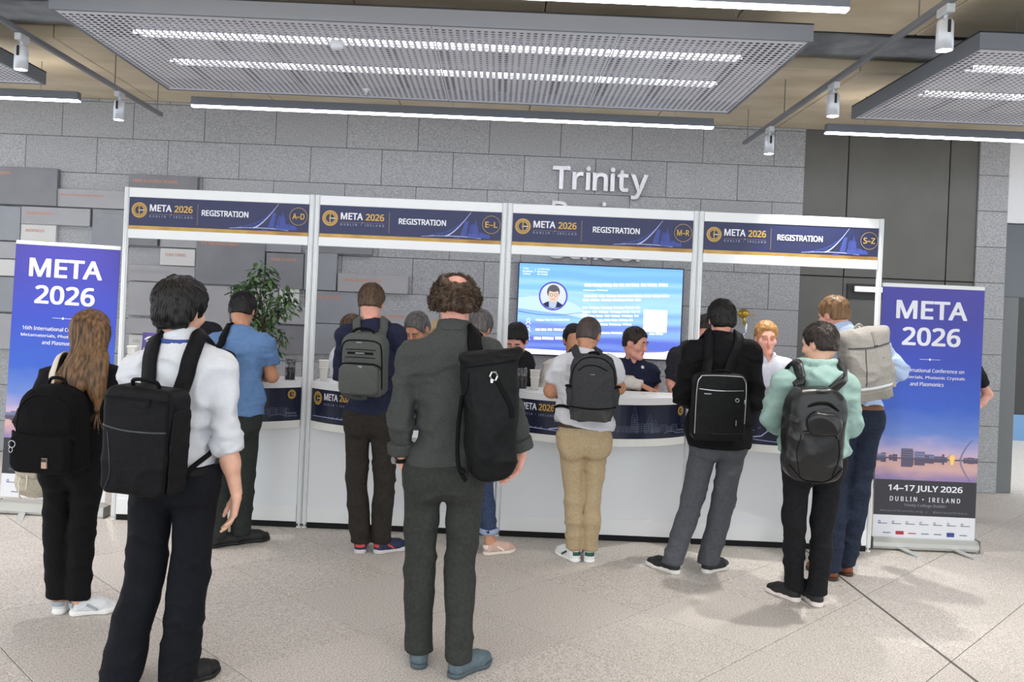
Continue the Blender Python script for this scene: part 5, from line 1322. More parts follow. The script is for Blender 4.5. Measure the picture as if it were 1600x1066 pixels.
class Bag:
    def __init__(s, label, at, rot, size, m, rt=.1, rb=.05, taper=0, edge=.03, bulge=.02, wr=.006, seed=1, name='backpack', vox=.008, extra=()):
        s.w, s.d, s.h = size; c = P(*at); s.e = empty(name, c, label, 'backpack', None, rot); s.m = m
        sd = SDF((-s.w * .75, -s.d - .06, -s.h / 2 - .05), (s.w * .75, s.d + .06, s.h / 2 + .08), vox)
        sd.put(rbox(s.w, s.d, s.h, rt, rb, taper, edge, bulge), 0)
        for pr, kk, sub in extra: sd.put(pr, kk, sub)
        V, F = sd.mesh(); V = wrinkle(V, F, wr, seed, (8, 8, 10)); s.V, s.F = V, F
        s.body = link('main_compartment', fastmesh(V, F), m, s.e); s.M = Matrix.LocRotScale(c, s.e.rotation_euler, None)
        s.bv = BVHTree.FromPolygons(V.tolist(), F.tolist()); s.all = s.bv
    def pocket(s, name, x, z, w, h, d, rt, rb, m=None, y=None, edge=.018, wr=.004, seed=3, taper=0, bulge=.01):
        sd = SDF((-w * .7, -d - .03, -h / 2 - .03), (w * .7, d + .03, h / 2 + .03), .007); sd.put(rbox(w, d, h, rt, rb, taper, edge, bulge), 0); V, F = sd.mesh(); V = wrinkle(V, F, wr, seed, (9, 9, 12))
        hit = s.front(x, z); yy = (hit[0].y if y is None else y)
        o = link(name, fastmesh(V, F), m or s.m, s.e, (x, yy, z)); return o
    def front(s, x, z):
        h_ = s.bv.ray_cast(Vector((x, -1, z)), Vector((0, 1, 0)))
        return (h_[0], h_[1]) if h_[0] else (Vector((x, -s.d / 2, z)), Vector((0, -1, 0)))
    def onfront(s, name, pts, w, m, t=.003, off=0.0, parent=None, n=6):
        q = []; nn = []
        for p in crom([(x, 0, z) for x, z in pts], n):
            a, b = s.front(p.x, p.z); q.append(a + b * off); nn.append(b)
        return MB().ribbon(q, nn, w, t).build(name, m, parent or s.e)
    def tube(s, name, pts, r, m, n=6): return MB().tube(crom(pts, n), r, 8).build(name, m, s.e, True)
    def box(s, name, x, z, w, h, m, t=.004, off=0.0):
        a, b = s.front(x, z); return MB().box((x - w / 2, a.y - t - off, z - h / 2), (x + w / 2, a.y + .004, z + h / 2), min(t, w, h) * .3).build(name, m, s.e)
    def strap(s, name, per, pts, w, m, t=.012, n=7, snap=True, parent_off=.008, wend=None):
        """strap laid over the wearer's clothes; pts are world points"""
        V, F = per['top']; bv = per.setdefault('bv', BVHTree.FromPolygons(V.tolist(), F.tolist())); q, nn = [], []; inv = s.M.inverted(); R = inv.to_3x3()
        cp = crom(pts, n); 
        for p in cp:
            loc, nor, _, _ = bv.find_nearest(p)
            if snap and (loc - p).length < .09: q.append(inv @ (loc + nor * parent_off)); nn.append(R @ nor)
            else: q.append(inv @ p); nn.append(R @ (nor if nor.length else Vector((0, -1, 0))))
        for _ in range(5):
            q = [q[0]] + [(q[i - 1] + q[i] * 2 + q[i + 1]) / 4 for i in range(1, len(q) - 1)] + [q[-1]]; nn = [nn[0]] + [(nn[i - 1] + nn[i] * 2 + nn[i + 1]).normalized() for i in range(1, len(nn) - 1)] + [nn[-1]]
        if snap:
            for i in range(len(q)):
                pw = s.M @ q[i]; loc, nor, _, _ = bv.find_nearest(pw); dpt = (pw - loc).dot(nor)
                if dpt < parent_off and (pw - loc).length < .09: q[i] = inv @ (loc + nor * parent_off)
            for _ in range(1): q = [q[0]] + [(q[i - 1] + q[i] * 2 + q[i + 1]) / 4 for i in range(1, len(q) - 1)] + [q[-1]]
        ww = w if wend is None else [w + (wend - w) * i / (len(q) - 1) for i in range(len(q))]
        return MB().ribbon(q, nn, ww, t).build(name, m, s.e, True)
    def straps(s, per, m, w=.06, attach=.22, zt=.40, t=.012, low=True, sides='LR', wide=.5, lowm=None, spread=.38):
        J = per['J']; u, f = Vector(J['up']), Vector(J['fwd'])
        for a in sides:
            sg = -1 if a == 'L' else 1; S, N = Vector(J['sh' + a]), Vector(J['neck'])
            A = s.M @ Vector((sg * s.w * attach, s.d * .45, s.h * zt)); B = N.lerp(S, wide) + u * .085; B2 = B - f * .075 - u * .03
            C_ = N.lerp(S, wide + .05) + f * .15 - u * .09; D = N.lerp(S, .75) + f * .13 - u * .27
            s.strap('shoulder_strap', per, [A, A.lerp(B2, .55) - f * .02, B2, B, C_, D], w, m, t)
            if low:
                E = s.M @ Vector((sg * s.w * .44, s.d * .40, -s.h * .36)); sd_ = Vector(J['side']) * sg
                s.strap('lower_strap', per, [D, D - u * .08 + sd_ * .05 - f * .05, (D + E) / 2 + sd_ * .07 - f * .03, E], .022, lowm or m, .004)
# ------------------------------------------------------------------ hair, cloth and bag materials
def hairmat(n, c, c2): return mat('hair_' + n, c, 0.45, 0, c2, 70, (1, 1, .09), spec=.35)
HM = dict(black=hairmat('black', (18, 16, 16), (30, 27, 26)), dark=hairmat('dark', (34, 27, 24), (52, 42, 36)), brown=hairmat('brown', (62, 46, 34), (96, 74, 54)), brown2=hairmat('light_brown', (104, 78, 52), (150, 116, 80)),
          auburn=hairmat('auburn', (70, 50, 34), (134, 100, 66)), grey=hairmat('grey', (70, 68, 66), (112, 110, 108)), blond=hairmat('blond', (150, 104, 56), (206, 160, 100)), pale=hairmat('pale_blond', (200, 170, 120), (222, 196, 150)), curl=hairmat('curly', (52, 40, 32), (92, 72, 56)), fade=hairmat('cropped', (56, 48, 46), (78, 68, 64)))
def hz(kind='short', m='dark', **k): return dict(kind=kind, mat=HM[m], **k)
BK = cloth('cloth_black', (13, 13, 15), amount=4); JK = cloth('jacket_black', (16, 16, 19), amount=4)
def Zp(x, y, Y): return P(x, y, Y).z

# ------------------------------------------------------------------ people in front of the counters
YW1 = 4.45
woman = person('woman with long auburn hair in black, white running shoes, standing by the left banner', YW1, 1.58,
    dict(neck=(132, 566, .01), shL=(80, 592), shR=(172, 591, .02), elL=(44, 655, 0), wrL=(60, 694, .18), elR=(181, 656, .03), wrR=(166, 700, .18), hipL=(93, 724), hipR=(141, 724), knL=(88, 838, .02), knR=(127, 840, .02)),
    dict(at=(144, 522, .02), yaw=22, pitch=6), feet=[(88, 963, 8), (106, 963, -62)], bw=.93, neckr=.047,
    top=dict(name='jacket', mat=JK, hem=Zp(120, 722, YW1), inf=.02, wr=.014), legs=dict(mat=BK, waist=Zp(120, 700, YW1), hem=.085, r=(.092, .074, .068), hipinf=.004),
    hair=dict(kind='long', mat=HM['auburn'], th=.010, n=1700, L=.13, r=.0036, wild=.05, vox=.008, tip=.003,
        ends=[(P(146, 522, YW1 - .03), P(120, 602, YW1 - .15), .076, .05), (P(152, 522, YW1 - .03), P(150, 612, YW1 - .15), .072, .04), (P(134, 540, YW1 - .05), P(92, 594, YW1 - .12), .055, .028), (P(158, 560, YW1 - .1), P(152, 640, YW1 - .16), .045, .012)]),
    sk='fair', shoes='white_runner', seed=2)

YM = 3.64
wman = person('dark-haired man in white shirt with rolled sleeves and navy trousers, at front left', YM, 1.78,
    dict(neck=(284, 537, .0), shL=(213, 573, 0), shR=(347, 575, 0), elR=(354, 690, -.02), wrR=(370, 774, -.01), elL=(196, 690, .06), wrL=(216, 756, .26), hipL=(242, 742), hipR=(308, 742), knL=(226, 902, .02), knR=(296, 902, .02)),
    dict(at=(284, 486, .03), yaw=24, pitch=3, face=True), feet=[(186, 1088, 18), (262, 1082, -30)], sk='fair', hands=[('R', (-.10, .10, -1), (-.75, -.35, 0), (-.4, .85, 0), .42)],
    top=dict(name='shirt', mat=cloth('cloth_white', (212, 214, 220), .8, amount=4), hem=Zp(285, 727, YM), sleeveR=.56, sleeveL=.56, cuffs='R', inf=.013, wr=.016, shirtcollar=True, slv=1.25),
    legs=dict(mat=cloth('wool_navy', (13, 15, 22), .8, amount=5), waist=Zp(285, 722, YM), hem=.03, r=(.098, .082, .084), belt=mat('leather_black', (12, 11, 11), .6, spec=.2), beltinf=.012),
    hair=hz('short', 'black', th=.032, n=900, L=.042, r=.0055, nape=-.085, na=.012), shoes='black_dress', seed=4)
J = wman['J']; nb = V3(J['neck']); q = MB(wman['base'])
ring = [nb + V3((math.cos(a) * .100, math.sin(a) * .100 + .010, .022 + .012 * math.sin(a))) for a in [math.pi * (1 + k / 12) for k in range(13)]]
q.ribbon([Vector(x) for x in ring], [Vector((x - nb)).normalized() for x in ring], .02, .003); q.build('lanyard', mat('lanyard_blue', (42, 66, 140), .6), wman['e'])

YT = 5.9
tee = person('man in light blue t-shirt and dark green trousers leaning on the A to D counter', YT, 1.75,
    dict(neck=(375, 516, .08), shL=(338, 538, .05), shR=(412, 535, .05), elR=(425, 588, .10), wrR=(398, 584, .36), elL=(324, 592, .1), wrL=(345, 594, .35), hipL=(352, 655, -.02), hipR=(386, 655, -.02), knL=(346, 742, 0), knR=(384, 742, 0)),
    dict(at=(380, 485, .16), pitch=22, yaw=5), feet=[(326, 857, -45), (363, 851, -52)], sk='tan', fat=1.15, bw=1.05,
    top=dict(name='t_shirt', mat=cloth('tee_blue', (98, 132, 178), .85, amount=8), hem=Zp(380, 646, YT), sleeve=.34, inf=.016, loose=.01, wr=.015, slv=1.15),
    legs=dict(mat=cloth('drill_green', (42, 47, 44), amount=8), waist=Zp(380, 640, YT), hem=.06, r=(.092, .074, .068)), hair=hz('short', 'black', th=.016, n=500, L=.024), shoes='black_work', seed=5)

YN = 5.72
navy = person('man in navy sweater, brown trousers and blue trainers facing the E to L counter', YN, 1.83,
    dict(neck=(580, 505, .04), shL=(541, 523), shR=(620, 523), elL=(535, 584, .08), wrL=(556, 594, .33), elR=(628, 584, .08), wrR=(607, 594, .33), hipL=(560, 652), hipR=(597, 652), knL=(557, 744, .02), knR=(601, 746, .02)),
    dict(at=(580, 473, .10), pitch=18), feet=[(562, 867, 6), (584, 866, -50)], sk='pink',
    top=dict(name='sweater', mat=cloth('knit_navy', (34, 38, 60), amount=6), hem=Zp(580, 644, YN), inf=.018, wr=.011), legs=dict(mat=cloth('drill_brown', (44, 40, 37), amount=8), waist=Zp(580, 638, YN), hem=.07, r=(.09, .074, .064)),
    hair=hz('short', 'brown', th=.014, n=600, L=.024), shoes='navy_red', seed=6)

YG = 3.95
grey = person('balding curly-haired man in dark grey shirt and trousers standing in the middle foreground', YG, 1.84,
    dict(neck=(708, 520, -.01), shL=(643, 554), shR=(766, 551), elL=(625, 640, -.03), wrL=(627, 714, .0), elR=(796, 640, -.02), wrR=(815, 706, .02), hipL=(662, 738), hipR=(728, 738), knL=(656, 890, .02), knR=(719, 890, .02)),
    bw=.95, head=dict(at=(712, 470, .03), pitch=2, yaw=4), feet=[(655, 1048, 8), (703, 1062, -38)], sk='pink', hands=[('R', (-.26, .0, -1), (-.65, -.45, .1), (-.5, .7, -.1), .5), ('L', (.30, .25, -1), (.8, -.2, 0), (.2, .9, 0), .5)],
    top=dict(name='shirt', mat=cloth('shirt_charcoal', (64, 67, 65), amount=12, scale=160, bump=.5, bscale=160), hem=Zp(690, 735, YG), hemcurve=.025, sleeve=.93, cuffs='LR', inf=.014, wr=.011, shirtcollar=True, slv=1.05),
    legs=dict(mat=cloth('trousers_charcoal', (50, 52, 49), amount=8), waist=Zp(690, 722, YG), hem=.07, r=(.092, .07, .062), hipinf=.004), hair=hz('curly', 'curl', th=.018, n=5200, L=.016, r=.0030, lift=.3, wild=1.2, na=.022, nf=50), shoes='slip_grey', seed=8)
c = V3(grey['J']['wrL']) - V3((0, 0, .012)); d = unit(grey['J']['wrL'] - grey['J']['elL']); b1 = unit(np.cross(d, [0, 1, 0])); b2 = np.cross(d, b1)
w = MB(grey['base']); pts = [Vector(c + (b1 * math.cos(a) + b2 * math.sin(a)) * .034) for a in [2 * math.pi * k / 20 for k in range(21)]]
w.ribbon(pts, [Vector((p - Vector(c)).normalized()) for p in pts], .02, .004); wo = w.build('wristwatch', mat('leather_black', (18, 17, 17), .45), grey['e'])
fc = c + (b1 * .9 - V3((.35, .2, 0))) * 0; fc = c + unit(V3((-.75, -.6, 0))) * .036
MB(grey['base']).tube([Vector(fc), Vector(fc + unit(V3((-.75, -.6, 0))) * .009)], .018, 16).build('watch_case', MATS['chrome'], wo)

jeans = person('person in rolled blue jeans and pink shoes, half hidden behind the man in grey', 5.92, 1.68,
    dict(neck=(746, 541, .06), hipL=(727, 668), hipR=(757, 668), shL=(712, 556, .05), shR=(780, 556, .05), elL=(708, 605, .1), elR=(786, 600, .12), wrL=(730, 606, .35), wrR=(766, 606, .35), knR=(757, 765, .02)), dict(at=(749, 513, .13), yaw=25, pitch=24),
    feet=[(734, 868, 5), (755, 868, -58)], sk='tan', top=dict(name='sweater', mat=cloth('knit_dark', (34, 36, 46)), hem=.86, inf=.016), legs=dict(mat=cloth('denim_blue', (48, 60, 86), amount=12), waist=.95, hem=.15, r=(.09, .068, .058)),
    hair=hz('short', 'grey', th=.018, n=500, L=.03), shoes='pink_slip', seed=10, bw=.95)
q = MB(jeans['base'])
for a in 'LR':
    k0, a0 = jeans['J']['kn' + a], jeans['J']['an' + a]; zc = .165; t = (k0[2] - zc) / (k0[2] - a0[2]); c = k0 + (a0 - k0) * t
    q.lathe([(.058, -.022), (.066, -.02), (.068, .015), (.058, .02)], c, 18)
q.build('trouser_turn_up', cloth('denim_pale', (150, 164, 190)), jeans['e'], True)

YK = 5.76
khaki = person('man in white t-shirt and khaki trousers leaning on the M to R counter', YK, 1.72,
    dict(neck=(916, 553, .08), shL=(877, 573, .05), shR=(955, 573, .05), elL=(861, 611, .08), wrL=(893, 612, .34), elR=(966, 606, .08), wrR=(942, 610, .34), hipL=(893, 686, -.02), hipR=(932, 686, -.02), knL=(896, 778, 0), knR=(925, 778, 0)),
    dict(at=(920, 524, .15), yaw=24, pitch=22), feet=[(903, 880, 28), (921, 881, -2)], sk='tan', fat=1.28, bw=1.1,
    top=dict(name='t_shirt', mat=cloth('cloth_white', (212, 214, 220)), hem=.938, hemslope=-.13, sleeve=.33, inf=.016, wr=.014, slv=1.15, loose=.008),
    legs=dict(mat=cloth('drill_khaki', (176, 156, 124), amount=10), waist=.975, hem=.08, r=(.09, .068, .06), belt=mat('leather_brown', (70, 54, 44), .5), beltinf=.012), hair=hz('buzz', 'fade', th=.007, n=0, na=.002), shoes='white_court', seed=11)

YS = 5.65
suit = person('dark-haired man in black jacket and grey trousers by the fourth booth post', YS, 1.79,
    dict(neck=(1127, 527, .04), shL=(1083, 550, .02), shR=(1172, 548, .02), elL=(1068, 618, .02), wrL=(1094, 630, .28), elR=(1180, 628, .02), wrR=(1156, 642, .28), hipL=(1101, 688), hipR=(1146, 688), knL=(1083, 778, 0), knR=(1131, 780, 0)),
    dict(at=(1127, 499, .09), pitch=15), feet=[(1061, 899, 38), (1099, 897, -48)], sk='pink',
    top=dict(name='jacket', mat=JK, hem=Zp(1120, 697, YS), inf=.024, loose=.03, wr=.012, slv=1.1, collar=.03), legs=dict(mat=cloth('wool_grey', (78, 80, 86), amount=8), waist=Zp(1120, 672, YS), hem=.06, r=(.092, .074, .07)),
    hair=hz('short', 'black', th=.018, n=700, L=.034, nape=-.078), shoes='black_white', seed=12)

YH = 5.05
hood = person('man in pale mint hooded sweatshirt and black jeans, nearest on the right', YH, 1.68,
    dict(neck=(1276, 577, .02), shL=(1224, 600, 0), shR=(1321, 600, 0), elL=(1205, 654, .02), wrL=(1232, 668, .26), elR=(1326, 664, .0), wrR=(1304, 674, .26), hipL=(1246, 722), hipR=(1297, 722), knL=(1240, 816, 0), knR=(1285, 818, 0)),
    dict(at=(1280, 537, .07), yaw=-38, pitch=8, face=True), feet=[(1250, 943, 30), (1281, 951, 4)], sk='fair',
    top=dict(name='hooded_sweatshirt', mat=cloth('fleece_mint', (142, 170, 163), amount=6), hem=Zp(1270, 708, YH), inf=.026, hood=True, wr=.013, slv=1.05, loose=.008), legs=dict(mat=cloth('denim_black', (20, 21, 24), amount=8), waist=Zp(1270, 695, YH), hem=.07, r=(.09, .07, .064)),
    hair=hz('short', 'dark', th=.013, n=500, L=.02), shoes='black_knit', seed=13)

YB1 = 5.75
blue = person('tall man in light blue shirt, navy trousers and brown shoes beside the right banner', YB1, 1.87,
    dict(neck=(1316, 521, .06), shL=(1280, 540, .06), shR=(1372, 540, .02), elR=(1403, 579, -.04), wrR=(1368, 594, .18), elL=(1276, 600, .1), wrL=(1292, 612, .34), hipL=(1318, 652), hipR=(1356, 652), knL=(1306, 768, 0), knR=(1340, 768, 0)),
    dict(at=(1302, 492, .13), yaw=-32, pitch=14, face=True), feet=[(1305, 909, 15), (1330, 902, 22)], sk='pink',
    top=dict(name='shirt', mat=cloth('shirt_sky', (178, 198, 232), amount=8), hem=Zp(1336, 632, YB1), sleeve=.93, inf=.02, wr=.014, shirtcollar=True, slv=1.2), legs=dict(mat=cloth('chino_navy', (32, 39, 56), amount=8), waist=Zp(1336, 629, YB1), hem=.06, r=(.094, .076, .068), belt=mat('leather_tan', (112, 70, 42), .5), beltinf=.012),
    hair=hz('short', 'brown2', th=.012, n=600, L=.022), shoes='brown', seed=14)

# ------------------------------------------------------------------ staff behind the counters
def staff(label, Y, S, J, head, top, hair, sk='fair', **k):
    lg = dict(mat=BK, waist=.56 * S, hem=.06, vox=.02, pockets=False)
    k.setdefault('shoes', 'black_dress')
    return person(label, Y, S, J, head, facing=-1, top=dict(dict(hem=.50 * S, vox=.0125), **top), legs=lg, hair=hair, sk=sk, **k)
WHT = cloth('cloth_white', (212, 214, 220))
staff('dark-clad staff member mostly hidden behind the white-shirted man, behind the A to D counter', 7.1, 1.84, dict(neck=(299, 507, .02), shL=(262, 518), shR=(334, 516)), dict(at=(303, 471, 0)), dict(name='t_shirt', mat=cloth('tee_black', (30, 30, 34)), sleeve=.35), hz('short', 'dark', n=300), seed=20, bw=1.15)
staff('brown-haired staff member in white, head bent, hidden behind the navy sweater man', 7.0, 1.72, dict(neck=(549, 540, -.02), shL=(531, 556), shR=(578, 556), elL=(528, 592, -.02), wrL=(545, 612, -.22)), dict(at=(549, 517, -.15), pitch=35), dict(name='shirt', mat=WHT, shirtcollar=True), hz('short', 'brown', n=400), seed=21)
staff('older grey-haired staff man looking down beside the shoulder of the man in grey', 6.95, 1.72, dict(neck=(660, 547, 0), shL=(630, 560), shR=(694, 558)), dict(at=(652, 514, -.12), yaw=-28, pitch=36, fine=True, sc=1.08), dict(name='shirt', mat=WHT, shirtcollar=True), hz('short', 'grey', th=.010, n=500, L=.018, front=.085), 'olive', seed=22)
staff('blond staff member almost hidden behind the curly-haired man', 7.45, 1.70, dict(neck=(688, 548, 0)), dict(at=(687, 522, -.02), pitch=10), dict(name='t_shirt', mat=cloth('tee_grey', (120, 120, 124)), sleeve=.35), hz('short', 'pale', n=400), seed=23)
staff('bespectacled staff man in black looking down in front of the wall screen', 6.95, 1.76, dict(neck=(803, 553, -.06), shL=(774, 568, 0), shR=(821, 562, 0), elR=(823, 600, -.02), wrR=(800, 614, -.22), elL=(772, 604, -.02), wrL=(790, 614, -.22)), dict(at=(807, 531, -.20), yaw=-18, pitch=34, fine=True, glasses=True), dict(name='sweater', mat=cloth('tee_black', (30, 30, 34))), hz('short', 'black', th=.016, n=600, L=.028), 'pink', seed=24)
kn = staff('staff member in pale grey knit reaching across the counter behind the khaki-trousered man', 6.95, 1.74, dict(neck=(893, 561, 0), shL=(860, 573), shR=(929, 573), elL=(851, 608, -.02), wrL=(866, 620, -.22), elR=(966, 595, -.08), wrR=(1003, 603, -.18)), dict(at=(897, 531, -.05)), dict(name='jumper', mat=cloth('knit_pale', (214, 208, 200), amount=10, bump=.6, bscale=120)), hz('short', 'black', n=400), 'tan', hands=[('R', (1, -.25, -.28), (0, .1, -1), (.1, -1, 0), .25)], seed=25)
polo = staff('young staff man in navy polo shirt turned in profile before the wall screen', 7.05, 1.74, dict(neck=(990, 567, 0), shL=(962, 580), shR=(1018, 580), elL=(958, 606, -.04), elR=(1023, 606, 0), wrR=(1018, 634, -.14), wrL=(975, 626, -.2)), dict(at=(993, 535, -.06), yaw=52, pitch=12, fine=True), dict(name='polo_shirt', mat=cloth('polo_navy', (32, 37, 60), amount=6), sleeve=.38, slv=1.1, shirtcollar=True, vneck=.07), hz('short', 'dark', th=.009, n=600, L=.014, front=.078), 'pink', seed=26)
c = V3(P(1004, 574, 6.86)); 
bvp = BVHTree.FromPolygons(polo['top'][0].tolist(), polo['top'][1].tolist()); o_ = Vector((0, 0, HCAM)); hit = bvp.ray_cast(o_, (P(1004, 574, 6.9) - o_).normalized())
if hit[0]:
    MB(polo['base']).tube([hit[0] - hit[1] * .002, hit[0] + hit[1] * .003], .014, 14).build('chest_emblem', MATS['white_paint'], polo['e'])
staff('staff man in dark short-sleeved shirt bending beside the fourth post', 6.95, 1.78, dict(neck=(1084, 541, -.02), shL=(1056, 557), shR=(1113, 556), elL=(1048, 598, -.04), wrL=(1056, 622, -.2)), dict(at=(1105, 517, -.14), yaw=-20, pitch=25, face=True), dict(name='shirt', mat=cloth('tee_black2', (40, 40, 46)), sleeve=.47, slv=1.2, hood=False), hz('short', 'dark', n=400), 'pink', seed=27, bw=1.05)
staff('fair-haired staff man in white shirt facing the camera behind the S to Z counter', 7.0, 1.76, dict(neck=(1198, 563, 0), shL=(1168, 574), shR=(1228, 572), elR=(1232, 606, -.06), wrR=(1203, 620, -.24), elL=(1160, 610, -.02), wrL=(1180, 624, -.22)), dict(at=(1197, 527, -.05), yaw=-4, pitch=7, fine=True), dict(name='shirt', mat=cloth('shirt_pale', (208, 212, 222), amount=5), shirtcollar=True, slv=1.1, inf=.018, vneck=.09), hz('short', 'blond', th=.016, n=800, L=.03, front=.088), 'pink', hands=[('R', (-.95, -.2, -.12), (0, 0, -1), (-.1, -1, 0), .4)], seed=28)
staff('person behind the right banner, only a bare elbow showing', 7.6, 1.78, dict(neck=(1488, 548, 0), shL=(1458, 562), shR=(1516, 563), elR=(1544, 617, .03), wrR=(1516, 646, -.12)), dict(at=(1488, 516, 0)), dict(name='t_shirt', mat=cloth('tee_black', (30, 30, 34)), sleeve=.37, slv=1.2), hz('short', 'dark', n=300), 'pink', seed=29)

# ------------------------------------------------------------------ bags
NYL = mat('nylon_black', (14, 14, 16), .6, 0, (20, 20, 23), 90, bump=.2, bscale=500, spec=.15); NYL2 = mat('nylon_black_smooth', (16, 17, 18), .5, 0, (22, 23, 24), 40, bump=.1, bscale=300, spec=.15)
WEB = mat('webbing_black', (11, 11, 12), .7, spec=.15); ZIP = mat('zip_metal', (176, 176, 178), .3, .8); ZIPD = mat('zip_dark', (58, 58, 62), .45, .3); CANV = mat('canvas_black', (14, 14, 16), .9, 0, (20, 20, 22), 120, bump=.3, bscale=600, spec=.15)
CREAM = mat('webbing_cream', (222, 214, 200), .8)

b = Bag('black round-topped canvas backpack on the long-haired woman, with key rings and a tan label', (84, 668, 4.235), (math.radians(2), math.radians(1), math.radians(-6)), (.325, .15, .435), CANV, rt=.13, rb=.05, taper=.05, edge=.04, bulge=.03, seed=31)
b.pocket('front_pocket', 0, -.115, .30, .19, .06, .03, .05, CANV, edge=.02)
b.onfront('zip_cover', [(-.155, -.028), (-.05, -.036), (.05, -.036), (.155, -.028)], .03, CANV, .01, .012)
b.onfront('piping', [(-.15, -.02), (-.13, .10), (-.06, .165), (0, .175), (.06, .165), (.13, .10), (.15, -.02)], .008, WEB, .005)
b.tube('top_handle', [(-.05, .02, .205), (-.035, .015, .24), (0, .01, .25), (.035, .015, .24), (.05, .02, .205)], .009, WEB)
a0 = b.front(0, -.115)[0].y - .034; k0 = MB()
k0.tube([(-.128 + .017 * math.cos(t), a0, -.07 + .017 * math.sin(t)) for t in [2 * math.pi * n / 16 for n in range(17)]], .0025, 6).tube([(-.132 + .010 * math.cos(t), a0 - .002, -.098 + .013 * math.sin(t)) for t in [2 * math.pi * n / 16 for n in range(17)]], .002, 6); k0.build('key_rings', MATS['chrome'], b.e, True)
MB().box((.035, a0 - .012, -.175), (.062, a0 + .02, -.125), .001).build('label', mat('label_tan', (190, 160, 138), .6), b.e); MB().box((.036, a0 - .0135, -.143), (.061, a0 - .012, -.127)).build('label_print', ZIPD, b.e)
b.straps(woman, WEB, w=.05, sides='R', low=False)
b.straps(woman, WEB, w=.05, sides='L', low=False, wide=.62)
J = woman['J']; N, S, u, f = Vector(J['neck']), Vector(J['shL']), Vector(J['up']), Vector(J['fwd'])

tb = Bag('beige soft drawstring bag hanging at the left hip of the long-haired woman', (64, 747, 4.60), (0, math.radians(6), math.radians(10)), (.22, .13, .19), mat('canvas_beige', (204, 194, 176), .9, 0, (190, 180, 162), 60, bump=.3, bscale=300), rt=.05, rb=.06, edge=.05, bulge=.03, wr=.022, seed=32, name='drawstring_bag')
tb.e['category'] = 'bag'
tb.pocket('flap', -.05, .055, .13, .10, .05, .04, .04, tb.m, edge=.02, wr=.018)
tb.onfront('drawstring', [(-.06, .02), (-.058, -.03), (-.052, -.075)], .008, CREAM, .004, .03)
tb.onfront('drawstring', [(-.035, .03), (-.028, -.01), (-.03, -.05)], .008, CREAM, .004, .02)
B0 = N.lerp(S, .62) + u * .085
tb.strap('shoulder_strap', woman, [B0 - f * .17 - u * .17, B0 - f * .12 - u * .07, B0 - f * .04, B0 + f * .06 - u * .02, B0 + f * .14 - u * .16], .034, CREAM, .006, parent_off=.026)

b = Bag('large black box backpack on the white-shirted man', (227, 687, 3.395), (0, math.radians(2.5), math.radians(-12)), (.30, .15, .43), NYL, rt=.05, rb=.04, taper=-.03, edge=.022, bulge=.015, seed=33)
b.onfront('zip', [(-.15, .055), (-.05, .045), (.06, .045), (.15, .052)], .007, ZIPD, .003)
b.onfront('zip', [(.135, .20), (.14, .05), (.142, -.1), (.14, -.205)], .008, WEB, .004)
b.onfront('top_seam', [(-.15, .165), (-.05, .17), (.06, .17), (.14, .165)], .010, WEB, .004)
b.onfront('pleat', [(-.12, -.21), (-.09, -.12), (-.115, .03)], .004, ZIPD, .002)
b.tube('top_handle', [(-.06, -.02, .215), (-.05, -.035, .238), (0, -.045, .245), (.05, -.035, .238), (.06, -.02, .215)], .008, WEB)
b.box('zip_pull', .06, .16, .012, .03, WEB, .006)
b.pocket('side_gusset', .155, -.03, .02, .34, .12, .01, .01, NYL, y=0)
b.straps(wman, NYL, w=.068, attach=.30, t=.016, lowm=WEB)

b = Bag('black shoulder bag on the man in the blue t-shirt', (332, 592, 5.66), (0, math.radians(4), math.radians(-10)), (.27, .15, .40), NYL, rt=.07, rb=.05, wr=.010, seed=34)
b.onfront('zip', [(-.11, .08), (0, .085), (.11, .08)], .008, ZIPD, .003); b.tube('top_handle', [(-.04, 0, .19), (0, 0, .225), (.04, 0, .19)], .008, WEB)
b.straps(tee, WEB, w=.055, sides='L', low=False, wide=.42)

GB = mat('nylon_greygreen', (72, 76, 73), .7, 0, (80, 84, 81), 120, bump=.2, bscale=500)
b = Bag('grey-green business backpack with front pocket on the man in the navy sweater', (570, 569, 5.475), (math.radians(3), math.radians(0), math.radians(-10)), (.285, .16, .41), GB, rt=.085, rb=.05, edge=.03, bulge=.02, wr=.003, seed=35)
b.pocket('front_pocket', -.005, -.09, .265, .20, .05, .05, .045, GB, wr=.002)
b.onfront('zip', [(-.13, -.02), (-.12, .0), (-.09, .012), (0, .015), (.09, .012), (.12, 0), (.13, -.02)], .010, WEB, .006, .012)
b.onfront('zip', [(-.13, -.02), (-.128, .10), (-.105, .148), (-.05, .160), (.06, .160), (.11, .148), (.133, .10), (.138, -.15)], .009, WEB, .004)
b.onfront('logo_band', [(-.085, .078), (0, .08), (.085, .078)], .014, WEB, .004); b.box('logo', 0, .08, .06, .006, ZIP, .002, .005)
b.onfront('welt', [(-.10, .10), (0, .103), (.10, .10)], .005, WEB, .003); b.onfront('welt', [(-.10, .05), (0, .053), (.10, .05)], .005, WEB, .003)
b.box('zip_pull', .01, -.002, .03, .008, ZIP, .004, .02); b.box('zip_pull', .012, -.012, .009, .026, ZIP, .004, .02); b.box('zip_pull', -.012, .147, .035, .006, ZIP, .004)
b.onfront('bottom_patch', [(-.10, -.182), (0, -.188), (.06, -.184)], .025, mat('nylon_dark_grey', (52, 54, 54), .6), .003, .04)
b.tube('top_handle', [(-.075, -.03, .185), (-.065, -.04, .215), (-.03, -.045, .232), (.03, -.045, .232), (.065, -.04, .215), (.075, -.03, .185)], .009, WEB)
b.straps(navy, GB, w=.055, attach=.30, t=.014, low=False, wide=.58)

